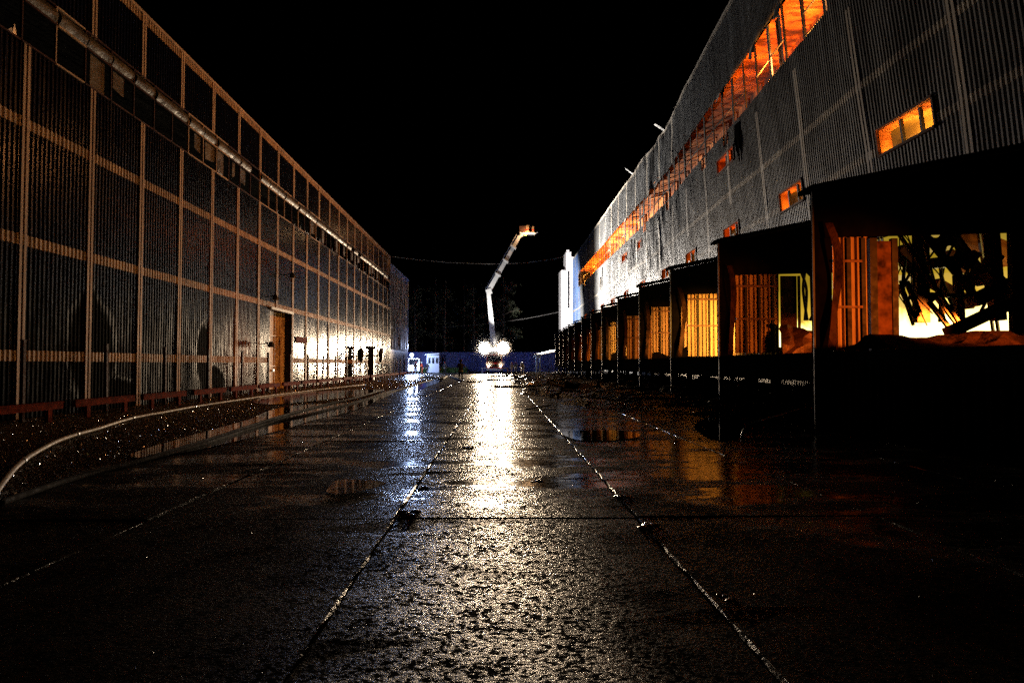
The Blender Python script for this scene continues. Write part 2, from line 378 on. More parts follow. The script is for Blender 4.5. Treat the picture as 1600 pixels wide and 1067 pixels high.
# gravel verge along the blue wall
g = MB(); X0, X1, Y0, Y1 = -12.28, -5.33, 3.0, 100.0
nx, ny = 28, 200
for i in range(nx + 1):
    for j in range(ny + 1):
        x = X0 + (X1 - X0) * i / nx; y = Y0 + (Y1 - Y0) * (j / ny) ** 1.25
        g.v.append((x, y, -.004 + .020 * noise.noise(Vector((x * .8, y * .5, 0))) - (.03 if abs(x + 5.9) < .25 else 0)))
for i in range(nx):
    for j in range(ny):
        k = i * (ny + 1) + j; g.f.append((k, k + ny + 1, k + ny + 2, k + 1)); g.m.append(0)
g.build('gravel_verge', M['gravel_bed'], kind='structure')
def stones(n, xr, yr, name, smin=.012, smax=.032, power=1.0, z=.004):
    g = MB()
    for _ in range(n):
        x = random.uniform(*xr); y = yr[0] + (yr[1] - yr[0]) * random.random() ** power; s = random.uniform(smin, smax)
        a = random.random() * 6.28; ca, sa = math.cos(a), math.sin(a); n0 = len(g.v)
        tz = random.uniform(.3, 1.25)
        for (dx, dy, dz) in ((1, 0, 0), (0, 1, 0), (-1, 0, 0), (0, -1, 0), (.25, .2, tz)):
            dx += random.uniform(-.35, .35); dy += random.uniform(-.35, .35); dz += random.uniform(-.1, .3) if dz == 0 else 0
            g.v.append((x + s * (dx * ca - dy * sa), y + s * (dx * sa + dy * ca), z + s * dz))
        for f in ((0, 1, 4), (1, 2, 4), (2, 3, 4), (3, 0, 4)): g.f.append(tuple(n0 + q for q in f)); g.m.append(0)
    o = g.build(name, M['stone']); return o
tag(stones(60000, (-12.0, -5.45), (6, 62), 'gravel', .009, .030, 1.4), 'wet gravel glinting along the foot of the dark blue wall', 'gravel', kind='stuff')
tag(stones(9000, (-5.3, 9.5), (2.5, 60), 'grit', .003, .008, 1.3, .018), 'loose wet grit scattered over the concrete slabs', 'grit', kind='stuff')
def puddle(px, z=.034, label=None):
    pts = catmull([Vector(on_ground(x, y)) for x, y in px], 5, True)
    c = sum(pts, Vector()) / len(pts); n0 = 0; g = MB(); g.v = [tuple(p + Vector((0.04 * noise.noise(p * 2.5), .10 * noise.noise(p * 2.1), z))) for p in pts]
    g.f = [tuple(range(len(pts)))]; g.m = [0]
    return g.build('puddle', M['water'], kind='structure')
puddle([(215, 709), (300, 682), (395, 655), (425, 642), (470, 633), (560, 628), (600, 613), (632, 606), (565, 638), (500, 655), (440, 673), (330, 700), (250, 714)], .026)
puddle([(400, 627), (440, 616), (520, 611), (598, 609), (570, 618), (500, 626), (430, 632)], .028)
puddle([(20, 776), (110, 748), (200, 726), (222, 724), (120, 752), (40, 778)], .028)
puddle([(515, 766), (530, 752), (570, 750), (606, 757), (560, 771), (525, 775)])
puddle([(640, 612), (655, 602), (680, 594), (692, 595), (665, 606), (650, 616)])
puddle([(882, 676), (960, 674), (1002, 682), (960, 690), (900, 689)])
puddle([(1085, 668), (1110, 655), (1160, 658), (1158, 682), (1120, 690)])

# ------------------------------------------------------------------ corrugated sheet builder
PROF = ((0, 0), (.18, 0), (.32, 1), (.68, 1), (.82, 0))
def corrugated(u0, u1, zs, pos, pitch=.18, depth=.028, skip=None, name='wall_cladding', mat=None, parent=None):
    us = []; k = math.floor(u0 / pitch)
    while k * pitch < u1:
        for a, d in PROF:
            u = (k + a) * pitch
            if u0 <= u <= u1: us.append((u, d))
        k += 1
    g = MB(); nz = len(zs)
    for u, d in us:
        for z in zs: g.v.append(tuple(pos(u, z, d * depth)))
    for i in range(len(us) - 1):
        um = (us[i][0] + us[i + 1][0]) / 2
        for j in range(nz - 1):
            zm = (zs[j] + zs[j + 1]) / 2
            if skip and skip(um, zm): continue
            k = i * nz + j; g.f.append((k, k + nz, k + nz + 1, k + 1)); g.m.append(0)
    return g.build(name, mat, parent)
def zgrid(marks, step):
    out = []; ms = sorted(set(marks))
    for a, b in zip(ms, ms[1:]):
        n = max(1, round((b - a) / step))
        out += [a + (b - a) * i / n for i in range(n)]
    return out + [ms[-1]]

# ------------------------------------------------------------------ left warehouse
XL = -12.3; LY0, LY1 = 4.0, 79.0; LTOP = 13.45
wl = empty('blue_warehouse', (XL, 40, 0)); wl_inv = Vector((-XL, -40, 0))
def LP(x, y, z): return Vector((x - XL, y - 40, z))
tag(wl, 'long dark navy corrugated warehouse with cream trim grid filling the left side', 'warehouse')
BZ0, BZ1 = 9.73, 11.26
DY0, DY1, DTOP = 37.6, 41.4, 4.35
def lskip(y, z): return (BZ0 < z < BZ1) or (DY0 < y < DY1 and z < DTOP)
def lpos(y, z, d): return LP(XL + d + .02 * noise.noise(Vector((y * .35, z * .4, 5))), y, z)
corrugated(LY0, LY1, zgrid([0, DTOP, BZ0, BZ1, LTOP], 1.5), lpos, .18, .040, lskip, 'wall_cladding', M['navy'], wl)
bz = [1.62, 4.60, 7.64]
for z in bz + [10.7, LTOP - .12]:
    if BZ0 < z < BZ1:
        corrugated(74.5, LY1, [z - .12, z + .12], lambda y, zz, d: lpos(y, zz, d) + Vector((.012, 0, 0)), .18, .040, None, 'trim_band', M['trim'], wl); continue
    sk = (lambda y, zz: DY0 < y < DY1) if z < DTOP else None
    hw = .14 if z < LTOP - .2 else .15
    corrugated(LY0, LY1, [z - hw, z + hw], lambda y, zz, d: lpos(y, zz, d) + Vector((.012, 0, 0)), .18, .040, sk, 'trim_band', M['trim'], wl)
k = 0
y = 18.09 - 2.94 * 4
while y < LY1:
    for (za, zb) in ((0.0, BZ0), (BZ1, LTOP + .02)):
        if za == 0 and DY0 - .1 < y < DY1 + .1: za = DTOP + .1
        g = MB()
        for s in (-.085, .085):
            g.beam(LP(XL + .05, y + s, za), LP(XL + .05, y + s, zb), .095, .05, 0, up=(1, 0, 0))
        g.build('trim_strip', M['trim'], wl)
    y += 2.94
g = MB(); g.box(LP(XL - .3, LY0, LTOP), LP(XL + .09, LY1 + .05, LTOP + .10)); g.build('parapet_cap', M['trim'], wl)
g = MB(); g.box(LP(XL - 30, LY0, LTOP - .5), LP(XL - .35, LY1, LTOP - .2)); g.build('roof', M['black'], wl)
g = MB(); g.box(LP(XL - 30, LY1 - .2, 0), LP(XL - .02, LY1, LTOP - .1)); g.box(LP(XL - 30, LY0, 0), LP(XL - .02, LY0 + .2, LTOP - .1)); g.box(LP(XL - 30.3, LY0, 0), LP(XL - 30, LY1, LTOP - .1)); g.build('wall', M['blue_sheet'], wl)
g = MB(); g.box(LP(XL - .25, LY1 + .02, 0), LP(XL + .02, LY1 + .3, LTOP)); g.build('corner_post', M['black'], wl)
# inside of the window band: ceiling and floor of the gallery
g = MB(); g.box(LP(XL - 3, LY0, BZ0 - .35), LP(XL - .06, LY1 - .25, BZ0 - .1)); g.box(LP(XL - 3.2, LY0, BZ0 - .35), LP(XL - 3.0, LY1 - .25, BZ1 + .2)); g.build('gallery', M['soot'], wl)
# window units
wy = 11.0; u = 1.37
while wy < 76.5:
    wf = MB()
    wf.beam(LP(XL + .06, wy, BZ0 - .02), LP(XL + .06, wy, BZ1 + .02), .05, .06, 0, up=(1, 0, 0))
    wf.beam(LP(XL + .10, wy + .03, BZ0 + 1.03), LP(XL + .10, wy + u - .03, BZ0 + 1.03), .05, .05)
    wf.beam(LP(XL + .04, wy + .03, BZ0 - .03), LP(XL + .04, wy + u - .03, BZ0 - .03), .08, .05)
    wf.beam(LP(XL + .04, wy + .03, BZ1 + .03), LP(XL + .04, wy + u - .03, BZ1 + .03), .08, .05)
    fr = wf.build('window', M['trim'] if random.random() < .5 else M['rust_dark'], wl)
    if random.random() < .86:
        t = random.uniform(-.06, .10); g = MB(); nn = 5; vs0 = 0
        for a in range(2):
            for b in range(nn + 1):
                q = b / nn
                g.v.append(tuple(LP(XL + .03 + t * (1 - q) + .12 * math.sin(q * 3.14), wy + .06 + a * (u - .12), BZ0 + 1.07 + (BZ1 - BZ0 - 1.10) * q)))
        for b in range(nn): g.f.append((b, nn + 1 + b, nn + 2 + b, b + 1)); g.m.append(0)
        g.build('pane', M['pane'], fr, smooth=True)
    if random.random() < .35:
        a0 = random.uniform(.05, .5) * u; a1 = random.uniform(.6, .95) * u; zb = BZ0 + random.uniform(0, .5)
        g = MB(); g.quad([LP(XL + .02, wy + a0, zb), LP(XL + .02, wy + a1, zb + random.uniform(-.2, .2) * (zb > BZ0 + .2)), LP(XL + .02, wy + a1, BZ0 + 1.0), LP(XL + .02, wy + a0, BZ0 + 1.0)])
        g.build('broken_pane', M['pane'], fr)
    if random.random() < .4:     # glass shards and torn edging still stuck in the sill
        for _ in range(3):
            g = MB(); yy = wy + random.uniform(.1, u - .1); hgt = random.uniform(.1, .35)
            g.quad([LP(XL + .05, yy - .1, BZ0 - .04), LP(XL + .05, yy + .1, BZ0 - .04), LP(XL + .09, yy + random.uniform(-.1, .1), BZ0 - .04 + hgt * random.choice((1, -1)))])
            g.build('glass_shard', M['edge'], fr)
    wy += u
# door, recessed
g = MB(); g.box(LP(XL - .40, DY0 + .02, 0), LP(XL - .33, DY1 - .02, DTOP))
dr = g.build('door', M['door'], wl)
g = MB()
for yy in (DY0 + .95, DY0 + 1.9, DY0 + 2.85): g.beam(LP(XL - .31, yy, .02), LP(XL - .31, yy, DTOP - .02), .05, .03, 0, up=(1, 0, 0))
for zz in (1.3, 3.0): g.beam(LP(XL - .30, DY0 + .05, zz), LP(XL - .30, DY1 - .05, zz), .03, .06)
g.build('door_rail', M['door'], dr)
g = MB(); g.box(LP(XL - .29, DY0 + 1.5, 1.0), LP(XL - .24, DY0 + 1.75, 1.12)); g.build('latch', M['steel_dark'], dr)
g = MB(); g.box(LP(XL - .7, DY0 - .1, 0), LP(XL - .03, DY0, DTOP)); g.box(LP(XL - .7, DY1, 0), LP(XL - .03, DY1 + .1, DTOP)); g.box(LP(XL - .7, DY0 - .1, DTOP + .003), LP(XL - .03, DY1 + .1, DTOP + .1)); g.build('door_reveal', M['soot'], wl)
g = MB(); g.box(LP(XL + .035, DY0 - .1, DTOP), LP(XL + .16, DY1 + .15, DTOP + .14)); g.build('door_lintel', M['pale_trim'], wl)
g = MB(); g.box(LP(XL + .07, 42.3, 2.72), LP(XL + .10, 44.7, 3.08)); tag(g.build('sign', M['rust_red'], wl), 'small blank red board beside the rusty door')
def wall_lamp(y, z):
    g = MB(); g.beam(LP(XL + .04, y, z), LP(XL + .5, y, z + .08), .05, .05); g.tube([LP(XL + .5, y, z + .14), LP(XL + .5, y, z - .02), LP(XL + .5, y, z - .16)], [.06, .16, .18], 8); g.build('wall_lamp', M['black'], wl)
wall_lamp(37.0, 4.95); wall_lamp(40.0, 6.5); wall_lamp(36.4, 2.45)

# rear block on the left
wb = empty('blue_annex', (-12.75, 90, 0)); BX = -12.75
def BP(x, y, z): return Vector((x - BX, y - 90, z))
tag(wb, 'blue annex block with cladding panels torn off, beyond the navy warehouse', 'building')
BT = 13.2
g = MB(); g.box(BP(BX - 22, 80.6, 0), BP(BX, 98.5, BT)); g.build('wall', M['blue_sheet'], wb)
g = MB(); g.box(BP(BX - 22, 80.5, BT), BP(BX + .05, 98.6, BT + .12)); g.build('roof_edge', M['blue_sheet'], wb)
for r_, (z0, z1) in enumerate(((8.7, 12.3), (5.9, 8.6), (3.2, 5.7))):
    g = MB(); g.box(BP(BX + .01, 82.5, z0), BP(BX + .04, 97.8, z1)); g.build('bare_panel', M['brown_panel'], wb)
for k in range(34):
    y = random.uniform(82.6, 97.6); z = random.choice((3.4, 5.0, 6.3, 7.5, 9.0, 10.5)) + random.uniform(-.3, .3); w = random.uniform(.25, .7); h = random.uniform(.7, 2.8)
    out = random.uniform(.05, .4) if random.random() < .3 else .05
    g = MB(); g.box(BP(BX + out + .002 * k, y, z), BP(BX + out + .03 + .002 * k, y + w, min(z + h, BT - .2)))
    g.build('loose_panel', M['tan_panel'] if random.random() < .7 else M['soot'], wb)
for k in range(4):
    g = MB(); g.box(BP(BX + .02, 84.5 + 3.2 * k, .1), BP(BX + .07, 84.8 + 3.2 * k, random.uniform(1.6, 3))); g.build('loose_panel', M['tan_panel'], wb)

# ------------------------------------------------------------------ low rails and posts in front of the left wall
def make_rail():
    r = empty('guard_rail', (0, 0, 0))
    g = MB(); g.box((-.05, 0, .30), (.05, 2.92, .48)); g.box((.052, .03, .455), (.075, 2.89, .475)); g.build('beam', M['rust_red'], r)
    for yy in (.5, 2.35):
        g = MB(); g.box((-.045, yy, -.03), (.045, yy + .16, .298)); g.build('leg', M['rust_red'], r)
    return r
pr = make_rail(); n = 0
for k in range(22):
    o = pr if k == 0 else copy_tree(pr)
    o.location = (-10.9 + random.uniform(-.04, .04), 14.75 + 3.45 * k, 0); o.rotation_euler = (0, random.uniform(-.012, .012), random.uniform(-.006, .006))
    extra = ', cut by the left edge' if k == 0 else (', in front of the rusty door' if k == 7 else '')
    tag(o, f'low red guard rail, {ORD[k]} along the left wall{extra}', 'guard rail', 'low guard rails along the left wall')
def make_post():
    g = MB(); g.beam((0, 0, -.05), (0, 0, 1.98), .09, .09, 0, up=(0, 1, 0)); g.box((-.07, -.07, 0), (.07, .07, .03)); g.box((-.055, -.055, 1.98), (.055, .055, 2.0))
    return g.build('post', M['rust_dark'])
pp = make_post(); 
for k in range(20):
    o = pp if k == 0 else pp.copy()
    if k: COL.objects.link(o)
    o.location = (-11.6, 17.25 + 3.63 * k, 0); o.rotation_euler = (random.uniform(-.015, .015), random.uniform(-.015, .015), 0)
    if k == 0: ex = 'nearest the camera'
    else: ex = f'{ORD[k]} from the camera'
    tag(o, f'slim dark rusty steel post between guard rail and navy wall, {ex}', 'post', 'steel posts along the left wall')
# black pillar with two heads at the warehouse corner
mast = empty('floodlight_pillar', (-11.2, 62.0, 0)); tag(mast, 'black pillar with two angular heads near the far end of the navy wall', 'floodlight pillar')
g = MB(); g.box((-.32, -.2, 0), (.18, .2, 2.75)); g.build('pillar', M['black'], mast)
for s in (-1, 1):
    g = MB(); cx = s * .85 - .07
    g.tube([(cx, 0, 1.55), (cx, 0, 1.9), (cx, 0, 2.45), (cx, 0, 2.85)], [.08, .17, .23, .04], 6); g.beam((0, 0, 2.15), (cx, 0, 2.15), .12, .12); g.build('lamp_head', M['black'], mast)
g = MB(); g.box((-.5, -.28, 2.75), (.34, .28, 2.98)); g.build('cap', M['black'], mast)

# ------------------------------------------------------------------ burning warehouse on the right
TAB = [(29, .12), (35, .095), (41, .075), (52, .05), (59, .03), (68, 0.0)]
XR = 16.6; RY0, RY1 = 3.0, 155.0; RTOP = 24.8
def rx(y, z):
    b = .10 * noise.noise(Vector((y * .12, z * .15, 1))) + .04 * noise.noise(Vector((y * .6, z * .4, 7)))
    w = max(0, 1 - abs(y - 74) / 22) * max(0, min(1, (z - 6) / 6))         # heat-buckled stretch of the wall
    b += w * (.30 * noise.noise(Vector((y * .55, z * .22, 3))) + .16 * noise.noise(Vector((y * 1.3, z * .5, 11))))
    return XR - lerp(TAB, y) * (z - CAMH) + b * min(1, z / 4)
wr = empty('burning_warehouse', (XR, 80, 0))
tag(wr, 'tall grey corrugated warehouse burning inside, with glowing torn window band', 'warehouse')
def RP(x, y, z): return Vector((x - XR, y - 80, z))
def rpos(y, z, d): return RP(rx(y, z) - d, y, z)
WLO = [(13.7, 17.0), (24.3, 27.9), (35.4, 38.6), (45.7, 49.0), (56.6, 60.0), (66.8, 70.1), (77.5, 80.7), (88.0, 91.3), (98.7, 101.9), (109.3, 112.5), (120, 123.2), (130.6, 133.8)]
WUP = [(45.6, 49.4), (79.7, 82.6), (89.0, 92.8)]
LZ0, LZ1, UZ0, UZ1, CZ0, CZ1 = 9.9, 10.9, 15.0, 15.9, 17.3, 20.3
HY0, HY1, HZ0, HZ1 = 19.0, 44.0, 2.4, 7.0
def rskip(y, z):
    if CZ0 < z < CZ1 and 30.5 < y < 144: return True
    if LZ0 < z < LZ1 and any(a < y < b for a, b in WLO): return True
    if UZ0 < z < UZ1 and any(a < y < b for a, b in WUP): return True
    if HZ0 < z < HZ1 and HY0 < y < HY1: return True
    # ragged bites under the band
    if CZ0 - .9 < z < CZ0 and 40 < y < 144:
        q = noise.noise(Vector((y * .35, 0, 9)))
        if q > (.25 if y < 90 else .45): return True
    return False
corrugated(RY0, 141.0, zgrid([0, HZ0, HZ1, LZ0, LZ1, UZ0, UZ1, CZ0 - .9, CZ0, CZ1, RTOP], .9), rpos, .22, .062, rskip, 'wall_cladding', M['grey_sheet'], wr)
corrugated(141.0, RY1, zgrid([0, 7, CZ0, CZ1, RTOP], 2), rpos, .22, .062, rskip, 'wall_cladding', M['grey_blue'], wr)
def off(e): return lambda y, z, d: rpos(y, z, d) + Vector((-e, 0, 0))
for z in (10.12 + .0, 13.05):
    sk = None if z > 11 else (lambda y, zz: any(a < y < b for a, b in WLO))
    corrugated(RY0, RY1, [z - .16, z + .16], off(.012), .22, .062, sk, 'trim_band', M['pale_trim'], wr)
corrugated(RY0, RY1, [7.2, 7.4], off(.012), .22, .062, None, 'trim_band', M['pale_trim'], wr)
corrugated(RY0, RY1, [RTOP - .25, RTOP], off(.012), .22, .062, None, 'trim_band', M['pale_trim'], wr)
y = 22.68 - 6.05 * 3
while y < RY1:
    for za, zb in ((0, CZ0 - .9), (CZ1 + .1, RTOP)):
        if za > 0 and y < 60: continue
        g = MB(); N = 8
        for s in (-.12, .12):
            for i in range(N):
                z0 = za + (zb - za) * i / N; z1 = za + (zb - za) * (i + 1) / N
                if LZ0 - .3 < z0 + .3 < LZ1 and any(a < y < b for a, b in WLO): continue
                g.beam(rpos(y + s, z0, .055), rpos(y + s, z1, .055), .13, .05, 0, up=(1, 0, 0))
        g.build('trim_strip', M['pale_trim'], wr)
    y += 6.05
g = MB(); NN = 60
for i in range(NN):
    y0 = RY0 + (RY1 - RY0) * i / NN; y1 = RY0 + (RY1 - RY0) * (i + 1) / NN
    g.hexa([RP(rx(y0, RTOP) - .08, y0, RTOP + .01), RP(rx(y0, RTOP) + .3, y0, RTOP + .01), RP(rx(y1, RTOP) + .3, y1, RTOP + .01), RP(rx(y1, RTOP) - .08, y1, RTOP + .01),
            RP(rx(y0, RTOP) - .08, y0, RTOP + .12), RP(rx(y0, RTOP) + .3, y0, RTOP + .12), RP(rx(y1, RTOP) + .3, y1, RTOP + .12), RP(rx(y1, RTOP) - .08, y1, RTOP + .12)])
g.build('parapet_cap', M['pale_trim'], wr)
g = MB(); g.box(RP(XR + .6, RY0, RTOP - .8), RP(XR + 40, RY1, RTOP - .5)); g.build('roof', M['soot'], wr)
g = MB(); g.box(RP(XR + .2, RY1 - .3, 0), RP(XR + 40, RY1 - .05, RTOP - .1)); g.box(RP(XR + .2, RY0, 0), RP(XR + 40, RY0 + .2, RTOP - .1)); g.box(RP(XR + 40, RY0, 0), RP(XR + 40.3, RY1, RTOP - .1)); g.build('wall', M['soot'], wr)
# galleries behind the openings (fire-lit rooms)
def gallery(y0, y1, z0, z1, depth, seg, name='gallery_wall', mat='inner'):
    g = MB(); y = y0
    while y < y1 - .1:
        ye = min(y + seg, y1); a, b = rx(y, z0) + .12, rx(ye, z0) + .12
        za, zb = z0 - .25, z1 + .5
        g.quad([RP(a, y, za), RP(a + depth, y, za), RP(b + depth, ye, za), RP(b, ye, za)])
        g.quad([RP(a + depth, y, za), RP(a + depth, y, zb), RP(b + depth, ye, zb), RP(b + depth, ye, za)])
        g.quad([RP(a, y, zb), RP(b, ye, zb), RP(b + depth, ye, zb), RP(a + depth, y, zb)])
        y = ye
    return g.build(name, M[mat], wr)
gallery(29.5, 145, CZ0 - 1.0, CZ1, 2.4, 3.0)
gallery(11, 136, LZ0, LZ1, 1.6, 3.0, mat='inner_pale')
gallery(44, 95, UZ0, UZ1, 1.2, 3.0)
def glow(y0, y1, z, xo, power, col, tilt=.6, w=.3):
    ym = (y0 + y1) / 2; x = rx(ym, z) + xo
    o = light('fire_light', 'AREA', (x, ym, z), power, col, (x + tilt, ym + .0, z + 1), shape='RECTANGLE', size=w, size_y=(y1 - y0))
    # long side along the street
    d = Vector((tilt, 0, 1)).normalized()
    zax = -d; yax = Vector((0, 1, 0)); xax = yax.cross(zax)
    o.rotation_euler = Matrix((xax, yax, zax)).transposed().to_euler()
    return o
OR1 = (1.0, .24, .02); OR2 = (1.0, .36, .05); YE = (1.0, .44, .07)
y = 30.5; i = 0
while y < 142:
    L = 9.0 if y < 70 else 14.0
    glow(y, min(y + L - .8, 143), CZ0 - .95, .55, (230 if y < 45 else 380) * L * random.uniform(.6, 1.3), OR1 if i % 3 else OR2, .35)
    y += L; i += 1
for (a, b), p, c in zip(WLO, (10, 170, 80, 44, 44, 52, 52, 40, 34, 34, 34, 34), (YE, YE, OR2, OR1, OR2, OR2, OR2, OR1, OR2, OR2, OR2, OR2)):
    glow(a, b, LZ0 - .15, .35, p * 1.3, c, .5, .25)
for (a, b) in WUP: glow(a, b, UZ0 - .15, .35, 60, OR1, .5, .25)
# frames of the small windows
def win(a, b, z0, z1):
    ym = (a + b) / 2
    fr = MB(); t = .09
    def bar(ya, za, yb, zb, dd=.10, w=.10): fr.beam(rpos(ya, za, .05), rpos(yb, zb, .05), w, dd, 0, up=(1, 0, 0))
    bar(a - .05, z0 - .05, b + .05, z0 - .05, .22); bar(a - .05, z1 + .05, b + .05, z1 + .05, .14)
    bar(a - .05, z0, a - .05, z1, .14); bar(b + .05, z0, b + .05, z1, .14)
    w = fr.build('window', M['rust_dark'], wr)
    for mm in (.95, 2.2): MB().beam(rpos(a + mm, z0, -.12), rpos(a + mm, z1, -.12), .11, .12, 0, up=(1, 0, 0)).build('mullion', M['soot'], w)
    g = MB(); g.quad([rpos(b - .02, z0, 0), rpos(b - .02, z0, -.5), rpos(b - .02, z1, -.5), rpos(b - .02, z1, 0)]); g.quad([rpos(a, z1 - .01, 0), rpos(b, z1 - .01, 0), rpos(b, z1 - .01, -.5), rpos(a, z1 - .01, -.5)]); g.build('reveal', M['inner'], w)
for a, b in WLO: win(a, b, LZ0, LZ1)
for a, b in WUP: win(a, b, UZ0, UZ1)
# the long torn window band: one unit per bay of frame
y = 31.0; i = 0
while y < 143:
    g = MB()
    def bb(ya, za, yb, zb, w=.08, e=-.02): g.beam(rpos(ya, za, e), rpos(yb, zb, e), w, .08, 0, up=(1, 0, 0))
    j = random.uniform(-.05, .05); dz = random.uniform(-.25, .1)
    bb(y, CZ0 - .9, y + j, CZ1, .14 if i % 3 else .26, -.06)
    if random.random() < .8: bb(y + .05, CZ0 + 1.15 + j, y + 2.33, CZ0 + 1.15 + random.uniform(-.06, .06), .05)
    if random.random() < .5: bb(y + .05, CZ0 + .05, y + 2.33, CZ0 + .05 + random.uniform(-.1, .1), .05)
    if random.random() < .25: bb(y + .6, CZ0 - .6, y + .75, CZ1, .05, -.25)
    wo = g.build('window_frame', M['soot'] if random.random() < .85 else M['edge'], wr)
    if random.random() < .34:       # boards and sheet scraps still hanging in the opening
        g = MB(); a0 = y + random.uniform(.1, 1.2); a1 = a0 + random.uniform(.5, 1.2); zt = CZ1; zb = CZ0 + random.uniform(-.6, 1.6)
        g.quad([rpos(a0, zb, -.3), rpos(a1, zb + random.uniform(-.3, .3), -.35), rpos(a1, zt, -.3), rpos(a0, zt, -.3)])
        g.build('hanging_sheet', M['burnt_steel'] if random.random() < .6 else M['soot'], wo)
    if random.random() < .22 and y > 45:
        g = MB(); yy = y + random.uniform(0, 2); w = random.uniform(.15, .5); L = random.uniform(.8, 3.2); zt = CZ0 - random.uniform(0, .5)
        g.quad([rpos(yy, zt, .12), rpos(yy + w, zt, .14), rpos(yy + w * .7, zt - L * .6, .20), rpos(yy + w * .1, zt - L, .15)])
        g.build('torn_flap', M['soot'], wo)
    y += 2.4; i += 1
for k in range(26):                 # bent cladding scraps along the upper lip of the band
    y = random.uniform(32, 143); g = MB(); w = random.uniform(.3, 1.0)
    g.quad([rpos(y, CZ1 + .1, .06), rpos(y + w, CZ1 + .1, .06), rpos(y + w * .9, CZ1 - random.uniform(.2, .7), .25), rpos(y + .1, CZ1 - random.uniform(.1, .9), .2)])
    g.build('torn_flap', M['pale_trim'] if k % 3 else M['soot'], wr)
for (y, zt, L, w) in ((86, 17.0, 4.5, .5), (84, 16.6, 3.6, .35), (110, 16.8, 4.2, .6), (112, 15.5, 2.6, .8), (134, 16.8, 3.4, .7), (44.0, 17.0, 2.6, 1.0)):
    g = MB(); g.quad([rpos(y, zt, .1), rpos(y + w, zt, .12), rpos(y + w * .8, zt - L * .5, .22), rpos(y + w * .35, zt - L, .12), rpos(y + .05, zt - L * .6, .2)]); g.build('torn_flap', M['soot_matt'], wr)
for y, s in ((69, .9), (85, .9), (36, .6)):  # bent flashing standing up on the parapet
    g = MB(); g.quad([rpos(y, RTOP + .1, .1), rpos(y + .5, RTOP + .1, .1), rpos(y + .9, RTOP + s, .9), rpos(y + .2, RTOP + s * .9, 1.0)]); g.build('bent_flashing', M['dull_edge'], wr)
# fire inside, behind the breached ground floor wall
g = MB(); pts = []
ny_, nz_ = 24, 8
for i in range(ny_ + 1):
    for j in range(nz_ + 1):
        yy = 17.5 + 30 * i / ny_; zz = 1.7 + 5.6 * j / nz_
        g.v.append((17.9 + .5 * noise.noise(Vector((yy * .4, zz * .5, 0))), yy, zz))
for i in range(ny_):
    for j in range(nz_):
        k = i * (nz_ + 1) + j; g.f.append((k, k + nz_ + 1, k + nz_ + 2, k + 1)); g.m.append(0)
tag(g.build('fire', M['fire'], smooth=True), 'yellow white fire burning deep behind the nearest dock opening', 'fire', kind='stuff')
# white stair tower at the far end
st = empty('stair_tower', (15.6, 158, 0)); tag(st, 'white rendered stair tower with stepped top at the far end of the burning warehouse', 'tower')
g = MB()
g.box((-1.4, 0, 0), (-.25, 6, 22.8)); g.box((-.247, .1, 0), (.95, 6, 27.0)); g.box((.953, .2, 0), (1.7, 6, 25.9))
g.build('wall', M['white_render'], st)
g = MB(); g.box((.15, -.03, 14.2), (.50, .05, 22.6)); g.build('window', M['glass'], st)
g = MB(); g.box((-.6, 0.3, 27.0), (.7, 1.2, 27.5)) if False else g.box((-.1, .3, 27.0), (.5, 1.2, 27.5)); g.build('roof_vent', M['white_render'], st)

